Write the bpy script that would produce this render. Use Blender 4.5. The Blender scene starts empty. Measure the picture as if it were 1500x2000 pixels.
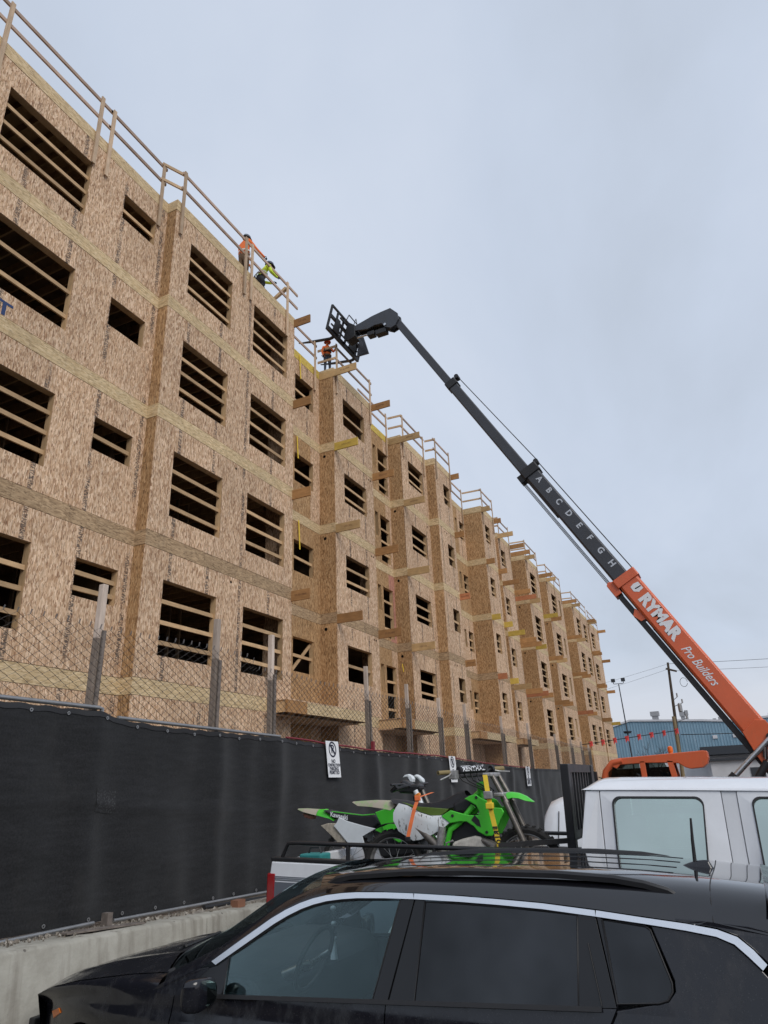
import bpy, bmesh, math, random
from mathutils import Vector, Matrix
random.seed(7)
SC = bpy.context.scene
COL = SC.collection
R_ = math.radians
# ------------------------------------------------------------------ camera
cd = bpy.data.cameras.new('camera'); cam = bpy.data.objects.new('camera', cd); COL.objects.link(cam)
CAMZ = 1.95
AX = [(0.89842922, 0.43717989, -0.04121513), (-0.19878893, 0.32123311, -0.92590078), (-0.39154553, 0.84004942, 0.37551174)]
rt, dn, fw = (Vector(a) for a in AX)
m = Matrix((rt, -dn, -fw)).transposed().to_4x4()
m.translation = (0, 0, CAMZ)
cam.matrix_world = m
cd.sensor_fit = 'VERTICAL'; cd.sensor_height = 36.0; cd.lens = 1333.55 / 2000 * 36
cd.clip_start = 0.05; cd.clip_end = 3000
SC.camera = cam
# ------------------------------------------------------------------ sky, sun, exposure
SUN_DIR = Vector((0.66, -0.42, 0.62)).normalized()
W = bpy.data.worlds.new('World'); SC.world = W; W.use_nodes = True
nt = W.node_tree; nt.nodes.clear()
def wn(t, **k):
    n = nt.nodes.new(t)
    for a, b in k.items(): setattr(n, a, b)
    return n
out = wn('ShaderNodeOutputWorld'); bg = wn('ShaderNodeBackground'); nt.links.new(bg.outputs[0], out.inputs[0])
sky = wn('ShaderNodeTexSky', sky_type='NISHITA', sun_disc=False)
sky.sun_elevation = math.asin(SUN_DIR.z); sky.sun_rotation = math.atan2(SUN_DIR.x, SUN_DIR.y)
sky.dust_density = 3.0; sky.air_density = 1.2
tc = wn('ShaderNodeTexCoord')
sep = wn('ShaderNodeSeparateXYZ'); nt.links.new(tc.outputs['Generated'], sep.inputs[0])
zc = wn('ShaderNodeMath', operation='MAXIMUM'); nt.links.new(sep.outputs[2], zc.inputs[0]); zc.inputs[1].default_value = 0.0
za = wn('ShaderNodeMath', operation='ADD'); nt.links.new(zc.outputs[0], za.inputs[0]); za.inputs[1].default_value = 0.25
dv = wn('ShaderNodeVectorMath', operation='DIVIDE'); nt.links.new(tc.outputs['Generated'], dv.inputs[0])
cx = wn('ShaderNodeCombineXYZ'); nt.links.new(za.outputs[0], cx.inputs[0]); nt.links.new(za.outputs[0], cx.inputs[1]); cx.inputs[2].default_value = 1.0
nt.links.new(cx.outputs[0], dv.inputs[1])
mp = wn('ShaderNodeMapping'); nt.links.new(dv.outputs[0], mp.inputs[0]); mp.inputs['Scale'].default_value = (0.55, 0.32, 0.0); mp.inputs['Rotation'].default_value = (0, 0, 0.5)
n1 = wn('ShaderNodeTexNoise'); nt.links.new(mp.outputs[0], n1.inputs['Vector']); n1.inputs['Scale'].default_value = 2.6; n1.inputs['Detail'].default_value = 6.0; n1.inputs['Roughness'].default_value = 0.52; n1.inputs['Distortion'].default_value = 0.4
cr = wn('ShaderNodeValToRGB'); nt.links.new(n1.outputs[0], cr.inputs[0])
e = cr.color_ramp.elements
e[0].position = 0.34; e[0].color = (0.475, 0.532, 0.625, 1)
e[1].position = 0.66; e[1].color = (0.595, 0.655, 0.762, 1)
x = cr.color_ramp.elements.new(0.5); x.color = (0.532, 0.598, 0.712, 1)
# the cloud deck thins towards the horizon, where it is paler and a little warm
hz = wn('ShaderNodeMapRange'); nt.links.new(zc.outputs[0], hz.inputs[0]); hz.inputs[1].default_value = 0.0; hz.inputs[2].default_value = 0.16; hz.inputs[3].default_value = 1.0; hz.inputs[4].default_value = 0.0
hm = wn('ShaderNodeMixRGB'); hm.inputs[2].default_value = (0.655, 0.655, 0.695, 1)
nt.links.new(hz.outputs[0], hm.inputs[0]); nt.links.new(cr.outputs[0], hm.inputs[1])
sk = wn('ShaderNodeMixRGB', blend_type='MULTIPLY'); sk.inputs[0].default_value = 1.0; nt.links.new(sky.outputs[0], sk.inputs[1]); sk.inputs[2].default_value = (0.09, 0.09, 0.09, 1)
mx = wn('ShaderNodeMixRGB'); mx.inputs[0].default_value = 0.90; nt.links.new(sk.outputs[0], mx.inputs[1]); nt.links.new(hm.outputs[0], mx.inputs[2])
nt.links.new(mx.outputs[0], bg.inputs[0]); bg.inputs[1].default_value = 1.0
sd = bpy.data.lights.new('sun', 'SUN'); sun = bpy.data.objects.new('sun', sd); COL.objects.link(sun)
sd.energy = 1.5; sd.angle = R_(32); sd.color = (1.0, 0.96, 0.90)
sun.rotation_euler = (-SUN_DIR).to_track_quat('-Z', 'Y').to_euler()
SC.view_settings.view_transform = 'Standard'; SC.view_settings.look = 'None'
SC.view_settings.exposure = 0.22; SC.view_settings.gamma = 1.0; SC.view_settings.use_curve_mapping = False
SC.cycles.max_bounces = 8; SC.cycles.transparent_max_bounces = 12; SC.cycles.use_denoising = True

# ------------------------------------------------------------------ materials
class NT:
    def __init__(s, name):
        s.m = bpy.data.materials.new(name); s.m.use_nodes = True; s.t = s.m.node_tree
        s.b = s.t.nodes['Principled BSDF']; s.pos = None
    def n(s, t, **k):
        n = s.t.nodes.new(t)
        for a, b in k.items(): setattr(n, a, b)
        return n
    def l(s, a, b): s.t.links.new(a, b)
    def P(s, scale=(1, 1, 1), obj=False, rot=(0, 0, 0)):
        if obj: src = s.n('ShaderNodeTexCoord').outputs['Object']
        else: src = s.n('ShaderNodeNewGeometry').outputs['Position']
        mp = s.n('ShaderNodeMapping'); s.l(src, mp.inputs[0]); mp.inputs['Scale'].default_value = scale; mp.inputs['Rotation'].default_value = rot
        return mp.outputs[0]
    def noise(s, vec, scale, detail=3, rough=.5, dist=0):
        n = s.n('ShaderNodeTexNoise'); s.l(vec, n.inputs['Vector']); n.inputs['Scale'].default_value = scale; n.inputs['Detail'].default_value = detail; n.inputs['Roughness'].default_value = rough; n.inputs['Distortion'].default_value = dist
        return n.outputs[0]
    def vor(s, vec, scale, feature='F1', rnd=1.0):
        n = s.n('ShaderNodeTexVoronoi', feature=feature); s.l(vec, n.inputs['Vector']); n.inputs['Scale'].default_value = scale
        return n
    def ramp(s, fac, *stops, interp='LINEAR'):
        r = s.n('ShaderNodeValToRGB'); s.l(fac, r.inputs[0]); r.color_ramp.interpolation = interp
        el = r.color_ramp.elements
        while len(el) < len(stops): el.new(0.5)
        for q, (p, c) in zip(el, stops):
            q.position = p; q.color = (c, c, c, 1) if not hasattr(c, '__len__') else (*c[:3], 1)
        return r.outputs[0]
    def mix(s, fac, a, b, mode='MIX'):
        n = s.n('ShaderNodeMixRGB', blend_type=mode)
        for i, v in ((0, fac), (1, a), (2, b)):
            if hasattr(v, 'links') or hasattr(v, 'is_linked'): s.l(v, n.inputs[i])
            elif i == 0: n.inputs[0].default_value = v
            else: n.inputs[i].default_value = (*v[:3], 1) if hasattr(v, '__len__') else (v, v, v, 1)
        return n.outputs[0]
    def math(s, op, a, b=0.0, c=None):
        n = s.n('ShaderNodeMath', operation=op)
        for i, v in enumerate((a, b) if c is None else (a, b, c)):
            if hasattr(v, 'is_linked'): s.l(v, n.inputs[i])
            else: n.inputs[i].default_value = v
        return n.outputs[0]
    def bump(s, h, strength=.3, dist=.01):
        n = s.n('ShaderNodeBump'); s.l(h, n.inputs['Height']); n.inputs['Strength'].default_value = strength; n.inputs['Distance'].default_value = dist
        s.l(n.outputs[0], s.b.inputs['Normal'])
    def col(s, c): s.l(c, s.b.inputs['Base Color']); return s
    def rough(s, r):
        if hasattr(r, 'is_linked'): s.l(r, s.b.inputs['Roughness'])
        else: s.b.inputs['Roughness'].default_value = r
    def rnd(s): return s.n('ShaderNodeObjectInfo').outputs['Random']

def simple(name, c, rough=.5, metal=0.0, var=.12, scale=9.0, coat=0.0, spec=.5, obj=False):
    m = NT(name); n = m.noise(m.P(obj=obj), scale, 4, .6)
    f = m.ramp(n, (.25, tuple(v * (1 - var) for v in c)), (.75, tuple(min(1, v * (1 + var)) for v in c)))
    m.col(f); m.rough(m.math('MULTIPLY_ADD', n, .25, rough - .12) if rough > .15 else rough)
    m.b.inputs['Metallic'].default_value = metal; m.b.inputs['Coat Weight'].default_value = coat; m.b.inputs['Specular IOR Level'].default_value = spec
    return m.m

def osb(name, tones, strand=(46, 46, 11), stamp=True, objvar=.065):
    m = NT(name)
    base = m.P()
    warp = m.n('ShaderNodeTexNoise'); m.l(base, warp.inputs['Vector']); warp.inputs['Scale'].default_value = 6.0; warp.inputs['Detail'].default_value = 2.0
    wv = m.n('ShaderNodeVectorMath', operation='MULTIPLY_ADD'); m.l(warp.outputs['Color'], wv.inputs[0]); wv.inputs[1].default_value = (.05, .05, .05); m.l(base, wv.inputs[2])
    def flake(sc):
        mp = m.n('ShaderNodeMapping'); m.l(wv.outputs[0], mp.inputs[0]); mp.inputs['Scale'].default_value = sc
        v = m.vor(mp.outputs[0], 1.0); sp = m.n('ShaderNodeSeparateColor'); m.l(v.outputs['Color'], sp.inputs[0]); return sp
    f1 = flake(strand); f2 = flake(tuple(s * 1.9 for s in (strand[0], strand[1], strand[2])))
    a = m.ramp(f1.outputs[0], (0, tones[0]), (.25, tones[1]), (.62, tones[2]), (1, tones[3]))
    b = m.ramp(f2.outputs[1], (0, tones[1]), (.5, tones[2]), (1, tones[3]))
    c = m.mix(.28, a, b)
    dk = m.ramp(f2.outputs[2], (.90, 0.0), (.95, 1.0))        # scattered dark strands
    c = m.mix(m.math('MULTIPLY', dk, .55), c, tuple(t * .38 for t in tones[0]))
    cl = m.noise(m.P(tuple(q * .45 for q in strand)), 1.0, 3, .6)
    c = m.mix(1.0, c, m.ramp(cl, (.30, .82), (.72, 1.16)), 'MULTIPLY')
    big = m.noise(base, .9, 3, .55)
    c = m.mix(1.0, c, m.ramp(big, (.3, .92), (.7, 1.06)), 'MULTIPLY')
    c = m.mix(1.0, c, m.ramp(m.rnd(), (0, 1 - objvar), (1, 1 + objvar)), 'MULTIPLY')
    # weathering: faint vertical water streaks
    st = m.noise(m.P((5.5, 5.5, .35)), 1.0, 4, .6)
    c = m.mix(m.ramp(st, (.60, 0.0), (.80, .26)), c, (.20, .155, .125))
    if stamp:   # nail-line print rolled on by the mill: a narrow broken column of dark dashes on every sheet
        sp = m.n('ShaderNodeSeparateXYZ'); m.l(base, sp.inputs[0])
        yy = m.math('ADD', sp.outputs[1], sp.outputs[0])
        fr = m.math('FRACT', m.math('MULTIPLY', yy, 1 / 1.22)); 
        band = m.ramp(m.math('ABSOLUTE', m.math('SUBTRACT', fr, .48)), (.036, 1.0), (.050, 0.0))
        cell = m.math('FLOOR', m.math('MULTIPLY', yy, 1 / 1.22))
        dash = m.noise(m.P((14, 14, 55)), 1.0, 2, .6)
        patch = m.noise(m.P((.82, .82, .9)), 1.3, 2, .5)
        mk = m.math('MULTIPLY', band, m.math('MULTIPLY', m.ramp(dash, (.44, 0.0), (.52, 1.0)), m.ramp(patch, (.38, 0.0), (.48, 1.0))))
        c = m.mix(m.math('MULTIPLY', mk, .80), c, (.045, .042, .045))
    m.col(c); m.rough(.82); m.b.inputs['Specular IOR Level'].default_value = .25
    m.bump(f1.outputs[1], .25, .004)
    return m.m

def lumber(name, c1, c2, axis=0, rough=.75):
    m = NT(name)
    sc = [9.0, 9.0, 9.0]; sc[axis] = .7
    g = m.noise(m.P(tuple(s * 4 for s in sc)), 1.0, 4, .65, .6)
    k = m.noise(m.P(), 4.0, 2, .5)
    c = m.ramp(g, (.25, c1), (.75, c2)); c = m.mix(1.0, c, m.ramp(k, (.3, .86), (.7, 1.1)), 'MULTIPLY')
    c = m.mix(1.0, c, m.ramp(m.rnd(), (0, .74), (1, 1.16)), 'MULTIPLY')
    m.col(c); m.rough(rough); m.b.inputs['Specular IOR Level'].default_value = .3; m.bump(g, .15, .003)
    return m.m

def paint(name, c, rough=.32, coat=1.0, metal=0.0, dirt=.0, dirtcol=(.25, .21, .17), spots=0.0):
    m = NT(name); n = m.noise(m.P(), 2.2, 5, .65)
    base = m.ramp(n, (.3, tuple(v * .93 for v in c)), (.7, tuple(min(1, v * 1.05) for v in c)))
    if dirt:
        d = m.noise(m.P((7, 7, 3)), 1.0, 6, .7); base = m.mix(m.ramp(d, (.52, 0.0), (.74, dirt)), base, dirtcol)
        m.rough(m.ramp(d, (.45, rough), (.75, min(1, rough + .4))))
    else: m.rough(rough)
    if spots:      # dried rain spots
        v = m.vor(m.P(), 62); base = m.mix(m.math('MULTIPLY', m.ramp(v.outputs['Distance'], (.10, 1.0), (.22, 0.0)), spots), base, dirtcol)
    m.col(base); m.b.inputs['Coat Weight'].default_value = coat; m.b.inputs['Coat Roughness'].default_value = .05; m.b.inputs['Metallic'].default_value = metal
    return m.m

def glass(name, tint, alpha=.25, rough=.02, refl=(.95, .97, 1), wob=.05):
    m = NT(name); t = m.t
    tr = m.n('ShaderNodeBsdfTransparent'); tr.inputs[0].default_value = (*tint, 1)
    gl = m.n('ShaderNodeBsdfGlossy'); gl.inputs[0].default_value = (*refl, 1); gl.inputs['Roughness'].default_value = rough
    fr = m.n('ShaderNodeFresnel'); fr.inputs[0].default_value = 1.52
    f = m.math('MULTIPLY_ADD', fr.outputs[0], .92, alpha)
    w = m.noise(m.P(), 1.4, 3, .6)
    f2 = m.math('MULTIPLY_ADD', w, wob, f)
    mixs = m.n('ShaderNodeMixShader'); m.l(f2, mixs.inputs[0]); m.l(tr.outputs[0], mixs.inputs[1]); m.l(gl.outputs[0], mixs.inputs[2])
    m.l(mixs.outputs[0], t.nodes['Material Output'].inputs[0])
    return m.m

M = {}
M['osb'] = osb('osb_sheathing', ((.185, .078, .034), (.430, .262, .150), (.610, .420, .274), (.795, .600, .432)))
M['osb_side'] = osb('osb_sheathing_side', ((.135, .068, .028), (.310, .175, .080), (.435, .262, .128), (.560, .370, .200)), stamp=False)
M['belt'] = osb('rim_board_yellow', ((.410, .285, .150), (.520, .380, .210), (.600, .455, .270), (.680, .535, .340)), strand=(11, 11, 46), stamp=False, objvar=.06)
M['belt_brown'] = osb('rim_board_brown', ((.200, .130, .075), (.320, .215, .125), (.410, .285, .170), (.490, .350, .215)), strand=(11, 11, 46), stamp=False)
M['belt_wet'] = osb('rim_board_bright_yellow', ((.45, .31, .06), (.56, .40, .08), (.62, .46, .11), (.68, .52, .15)), strand=(11, 11, 46), stamp=False)
M['stud'] = lumber('stud_lumber', (.42, .265, .135), (.62, .425, .24), 2)
M['stud_h'] = lumber('rail_lumber', (.42, .265, .14), (.60, .415, .24), 1)
M['rail_grey'] = lumber('guard_rail_lumber', (.33, .235, .185), (.50, .365, .28), 1)
M['rail_x'] = lumber('cross_rail_lumber', (.42, .28, .16), (.60, .43, .27), 0)
M['post_l'] = lumber('guard_post_lumber', (.42, .30, .20), (.62, .46, .32), 2)
M['beam'] = lumber('beam_lumber', (.300, .150, .058), (.470, .255, .105), 0)
M['beam_pale'] = lumber('beam_lumber_pale', (.40, .255, .115), (.56, .375, .185), 0)
M['beam_yellow'] = lumber('beam_lumber_yellow', (.46, .315, .055), (.60, .43, .10), 0)
M['beam_red'] = lumber('beam_lumber_red', (.40, .145, .065), (.56, .235, .115), 0)
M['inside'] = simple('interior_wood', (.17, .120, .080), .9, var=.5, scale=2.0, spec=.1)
M['inside_stud'] = lumber('interior_stud', (.36, .26, .17), (.56, .42, .28), 2)
M['pink'] = osb('pink_sheathing', ((.36, .15, .11), (.46, .21, .155), (.52, .255, .19), (.58, .31, .24)), stamp=False)
M['hole'] = simple('dark_hole', (.01, .008, .007), .9, spec=0.05)
M['strap_y'] = simple('yellow_webbing', (.78, .55, .04), .6)
M['strap_o'] = simple('orange_webbing', (.85, .20, .06), .6)
M['blue_mark'] = simple('blue_marker_paint', (.025, .05, .14), .8)
M['ink'] = simple('black_ink', (.02, .02, .024), .8)
M['ink_brown'] = simple('brown_stamp_ink', (.13, .055, .025), .8)
M['black_mat'] = simple('black_plastic', (.016, .016, .018), .55)
M['rubber'] = simple('tyre_rubber', (.022, .021, .020), .85)
M['steel'] = simple('bare_steel', (.55, .55, .56), .28, metal=1.0)
M['galv'] = simple('galvanised_steel', (.34, .34, .345), .5, metal=.8)
M['chrome'] = simple('brushed_bright_trim', (.80, .81, .83), .22, metal=1.0, var=.03)
M['white_sign'] = simple('white_sign_board', (.80, .81, .83), .5, var=.03)

# ------------------------------------------------------------------ mesh helpers
class MB:
    def __init__(s): s.v = []; s.f = []; s.mi = []; s.cur = 0
    def add(s, v, f):
        o = len(s.v); s.v += [tuple(p) for p in v]; s.f += [tuple(i + o for i in q) for q in f]; s.mi += [s.cur] * len(f); return s
    def box(s, a, b):
        x0, y0, z0 = (min(p, q) for p, q in zip(a, b)); x1, y1, z1 = (max(p, q) for p, q in zip(a, b))
        return s.add([(x0, y0, z0), (x1, y0, z0), (x1, y1, z0), (x0, y1, z0), (x0, y0, z1), (x1, y0, z1), (x1, y1, z1), (x0, y1, z1)],
                     [(0, 3, 2, 1), (4, 5, 6, 7), (0, 1, 5, 4), (1, 2, 6, 5), (2, 3, 7, 6), (3, 0, 4, 7)])
    def bar(s, p, q, w, h, up=(0, 0, 1), w2=None, h2=None):
        p = Vector(p); q = Vector(q); d = (q - p).normalized(); up = Vector(up)
        sx = d.cross(up)
        if sx.length < 1e-4: sx = d.cross(Vector((1, 0, 0)))
        sx.normalize(); sy = sx.cross(d).normalized()
        w2 = w if w2 is None else w2; h2 = h if h2 is None else h2
        v = []
        for c, ww, hh in ((p, w, h), (q, w2, h2)):
            for i, j in ((-1, -1), (1, -1), (1, 1), (-1, 1)): v.append(c + sx * (i * ww / 2) + sy * (j * hh / 2))
        return s.add(v, [(0, 3, 2, 1), (4, 5, 6, 7), (0, 1, 5, 4), (1, 2, 6, 5), (2, 3, 7, 6), (3, 0, 4, 7)][:6])
    def tube(s, pts, r, n=10, caps=True, closed=False):
        pts = [Vector(p) for p in pts]; k = len(pts); rr = r if hasattr(r, '__len__') else [r] * k
        v = []; prev = None
        for i, p in enumerate(pts):
            if closed: d = pts[(i + 1) % k] - pts[i - 1]
            else: d = pts[min(i + 1, k - 1)] - pts[max(i - 1, 0)]
            d.normalize()
            if prev is None:
                a = d.cross(Vector((0, 0, 1)))
                if a.length < 1e-3: a = d.cross(Vector((1, 0, 0)))
            else: a = prev - d * prev.dot(d)
            a.normalize(); prev = a; b = d.cross(a)
            for j in range(n):
                t = 2 * math.pi * j / n; v.append(p + (a * math.cos(t) + b * math.sin(t)) * rr[i])
        f = []
        for i in range(k if closed else k - 1):
            o, o2 = i * n, ((i + 1) % k) * n
            for j in range(n): f.append((o + j, o + (j + 1) % n, o2 + (j + 1) % n, o2 + j))
        if caps and not closed: f.append(tuple(range(n))[::-1]); f.append(tuple((k - 1) * n + j for j in range(n)))
        return s.add(v, f)
    def cyl(s, p, q, r, n=16, r2=None): return s.tube([p, q], [r, r if r2 is None else r2], n)
    def lathe(s, prof, c, axis='y', n=24):   # prof: (radius, offset along axis)
        v = []; c = Vector(c)
        for r, o in prof:
            for j in range(n):
                t = 2 * math.pi * j / n; a, b = r * math.cos(t), r * math.sin(t)
                v.append(c + Vector({'x': (o, a, b), 'y': (a, o, b), 'z': (a, b, o)}[axis]))
        f = []
        for i in range(len(prof) - 1):
            for j in range(n): f.append((i * n + j, i * n + (j + 1) % n, (i + 1) * n + (j + 1) % n, (i + 1) * n + j))
        return s.add(v, f)
    def prism(s, poly, fn0, fn1):   # poly 2-D; fn0/fn1 map (u,v) to the two faces
        n = len(poly); v = [fn0(*p) for p in poly] + [fn1(*p) for p in poly]
        return s.add(v, [tuple(range(n))[::-1], tuple(n + i for i in range(n))] + [(i, (i + 1) % n, n + (i + 1) % n, n + i) for i in range(n)])
    def grid(s, fn, nu, nv, closed_u=False):
        v = [fn(i / nu, j / nv) for i in range(nu + 1) for j in range(nv + 1)]
        f = [(i * (nv + 1) + j, (i + 1) * (nv + 1) + j, (i + 1) * (nv + 1) + j + 1, i * (nv + 1) + j + 1) for i in range(nu) for j in range(nv)]
        return s.add(v, f)
    def build(s, name, mat, parent=None, smooth=None, bevel=0, sub=0, solid=0, weld=True):
        me = bpy.data.meshes.new(name); me.from_pydata(s.v, [], s.f)
        mats = mat if isinstance(mat, (list, tuple)) else [mat]
        for q in mats: me.materials.append(M[q] if isinstance(q, str) else q)
        if len(mats) > 1: me.polygons.foreach_set('material_index', s.mi)
        bm = bmesh.new(); bm.from_mesh(me)
        if weld: bmesh.ops.remove_doubles(bm, verts=bm.verts, dist=1e-5)
        bmesh.ops.recalc_face_normals(bm, faces=bm.faces)
        if smooth is not None:
            for f in bm.faces: f.smooth = True
            ca = math.cos(R_(smooth))
            for ed in bm.edges:
                ed.smooth = len(ed.link_faces) == 2 and ed.link_faces[0].normal.dot(ed.link_faces[1].normal) > ca
        bm.to_mesh(me); bm.free(); me.update()
        o = bpy.data.objects.new(name, me); COL.objects.link(o)
        if parent is not None: o.parent = parent
        if solid: md = o.modifiers.new('solid', 'SOLIDIFY'); md.thickness = solid; md.offset = 0
        if bevel: md = o.modifiers.new('bevel', 'BEVEL'); md.width = bevel; md.segments = 2; md.limit_method = 'ANGLE'; md.angle_limit = R_(40)
        if sub: md = o.modifiers.new('sub', 'SUBSURF'); md.levels = sub; md.render_levels = sub
        return o
def tag(o, label=None, cat=None, group=None, kind=None):
    if label: o['label'] = label
    if cat: o['category'] = cat
    if group: o['group'] = group
    if kind: o['kind'] = kind
    return o
def empty(name, loc, label=None, cat=None, group=None):
    o = bpy.data.objects.new(name, None); COL.objects.link(o); o.location = loc; o.empty_display_size = .2
    bpy.context.view_layer.update()
    return tag(o, label, cat, group)
class Thing:
    """parts are written in world coordinates; the Empty stands at the base"""
    def __init__(s, name, loc, label, cat, group=None):
        s.e = empty(name, loc, label, cat, group); s.loc = Vector(loc)
    def put(s, mb, name, mat, parent=None, **k):
        o = mb.build(name, mat, None, **k)
        o.parent = parent or s.e
        if parent is None: o.matrix_parent_inverse = Matrix.Translation(-s.loc)   # a part's own frame is the world's
        return o
def text_mesh(txt, size, mat, name, fn, parent=None, inv=None, bold=0.0, shear=0.0, spacing=1.0, align='CENTER', sx=1.0, depth=0.0):
    cu = bpy.data.curves.new('t', 'FONT'); cu.body = txt; cu.size = size; cu.align_x = align; cu.align_y = 'CENTER'; cu.offset = bold; cu.shear = shear; cu.space_character = spacing; cu.resolution_u = 3
    ob = bpy.data.objects.new('t', cu); COL.objects.link(ob); bpy.context.view_layer.update()
    me = bpy.data.meshes.new_from_object(ob.evaluated_get(bpy.context.evaluated_depsgraph_get()))
    bpy.data.objects.remove(ob); bpy.data.curves.remove(cu)
    mb = MB(); mb.add([fn(v.co.x * sx, v.co.y) for v in me.vertices], [tuple(p.vertices) for p in me.polygons]); bpy.data.meshes.remove(me)
    o = mb.build(name, mat, None, weld=True)
    if parent is not None:
        o.parent = parent
        if inv is not None: o.matrix_parent_inverse = Matrix.Translation(-inv)
    return o
# ------------------------------------------------------------------ ground
ROAD = -0.15
m_ = NT('asphalt'); n_ = m_.noise(m_.P(), 38, 4, .7); b_ = m_.noise(m_.P(), .5, 4, .6)
c_ = m_.ramp(n_, (.3, (.036, .036, .038)), (.7, (.075, .073, .070)))
m_.col(m_.mix(1.0, c_, m_.ramp(b_, (.3, .75), (.7, 1.2)), 'MULTIPLY')); m_.rough(.85); m_.bump(n_, .4, .01); M['asphalt'] = m_.m
m_ = NT('gravel_dirt'); v_ = m_.vor(m_.P(), 26); b_ = m_.noise(m_.P(), 1.1, 4, .6)
sp_ = m_.n('ShaderNodeSeparateColor'); m_.l(v_.outputs['Color'], sp_.inputs[0])
c_ = m_.ramp(sp_.outputs[0], (0, (.16, .135, .11)), (.6, (.27, .24, .205)), (1, (.40, .37, .33)))
m_.col(m_.mix(1.0, c_, m_.ramp(b_, (.3, .7), (.7, 1.15)), 'MULTIPLY')); m_.rough(.95); m_.bump(v_.outputs['Distance'], .8, .02); M['gravel'] = m_.m
mb = MB(); mb.add([(-1500, -1500, ROAD), (1500, -1500, ROAD), (1500, 1500, ROAD), (-1500, 1500, ROAD)], [(0, 1, 2, 3)])
tag(mb.build('ground', 'asphalt'), kind='structure')
# building yard, held up by the concrete barrier; it falls away along the street
def yard_z(y): return .94 - .026 * max(0, min(y, 46) - 4.0)
mb = MB()
ys = [-14, 0, 4, 12, 20, 30, 46, 80]
for i in range(len(ys) - 1):
    a, b = ys[i], ys[i + 1]
    mb.add([(-26, a, yard_z(a) - .06), (-5.45, a, yard_z(a) - .06), (-5.45, b, yard_z(b) - .06), (-26, b, yard_z(b) - .06)], [(0, 1, 2, 3)])
    mb.add([(-5.45, a, yard_z(a) - .06), (-5.45, a, ROAD - .1), (-5.45, b, ROAD - .1), (-5.45, b, yard_z(b) - .06)], [(0, 1, 2, 3)])
tag(mb.build('yard_ground', 'gravel'), kind='structure')

# ------------------------------------------------------------------ the timber building
Z1, FL, BH = 3.836, 3.06, .33
zl = lambda l: Z1 + FL * (l - 1)
HEAD = .63
bld = Thing('apartment_building', (-10.5, 9.99, .9), 'unfinished five storey timber building clad in bare strand board', 'building')
# y0, y1, face x, windows: (y0, y1, height, number of rails, door?)
SEG = [
 (1.5, 9.99, -10.49, [(5.55, 7.63, 1.57, 3, 0), (8.61, 9.65, .74, 2, 0)]),
 (9.99, 15.55, -10.18, [(10.60, 12.36, 1.60, 3, 0), (13.38, 15.14, 1.60, 3, 0)]),
 (15.55, 18.60, -11.08, [(17.0, 18.18, 1.02, 1, 0)]),
 (18.60, 21.57, -10.47, [(19.27, 20.99, 1.13, 2, 0)]),
 (21.57, 24.54, -11.12, [(23.0, 23.28, 1.0, 0, 0), (23.47, 24.37, 1.98, 3, 1)]),
 (24.54, 27.43, -10.50, [(25.25, 26.92, 1.12, 2, 0)]),
 (27.43, 29.51, -10.05, [(28.42, 29.25, 1.02, 1, 0)]),
 (29.51, 34.35, -11.10, [(32.85, 33.15, .9, 0, 0), (33.49, 34.22, 1.03, 2, 0)]),
 (34.35, 36.60, -10.04, [(34.80, 35.66, 1.03, 2, 0)]),
 (36.60, 39.10, -11.10, []),
 (39.10, 41.70, -10.55, [(39.45, 40.38, 1.05, 2, 0)]),
 (41.70, 44.40, -11.20, []),
 (44.40, 47.90, -10.26, [(45.35, 47.0, 1.66, 3, 0)]),
 (47.90, 50.70, -10.85, []),
 (50.70, 56.0, -10.32, [(52.0, 53.75, 1.62, 3, 0), (54.6, 55.2, 1.3, 0, 0)]),
 (56.0, 60.2, -11.15, []),
 (60.2, 67.2, -10.32, [(61.7, 63.5, 1.6, 3, 0), (64.9, 66.5, 1.6, 3, 0)]),
 (67.2, 68.4, -11.0, []),
 (68.4, 74.0, -10.4, [(69.3, 71.2, 1.5, 3, 0)]),
]
BACK = -22.0
def sheet(mp, us, zs, keep, out):
    """a sheet of cells us x zs (those KEEP says) with thickness; mp(u, z, depth) -> point; one connected mesh"""
    mb = MB(); nu, nz = len(us), len(zs)
    idx = {}
    def vid(i, j, k):
        if (i, j, k) not in idx:
            idx[(i, j, k)] = len(mb.v); mb.v.append(tuple(mp(us[i], zs[j], out if k == 0 else out - .018)))
        return idx[(i, j, k)]
    ok = lambda i, j: 0 <= i < nu - 1 and 0 <= j < nz - 1 and keep((us[i] + us[i + 1]) / 2, (zs[j] + zs[j + 1]) / 2)
    any_ = False
    for i in range(nu - 1):
        for j in range(nz - 1):
            if not ok(i, j): continue
            any_ = True
            q = [(i, j), (i + 1, j), (i + 1, j + 1), (i, j + 1)]
            mb.f.append(tuple(vid(*p, 0) for p in q)); mb.f.append(tuple(vid(*p, 1) for p in q[::-1]))
            for (a, b), (di, dj) in zip(((0, 1), (1, 2), (2, 3), (3, 0)), ((0, -1), (1, 0), (0, 1), (-1, 0))):
                if not ok(i + di, j + dj):
                    mb.f.append((vid(*q[a], 0), vid(*q[a], 1), vid(*q[b], 1), vid(*q[b], 0)))
    mb.mi = [0] * len(mb.f)
    return mb if any_ else None
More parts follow.
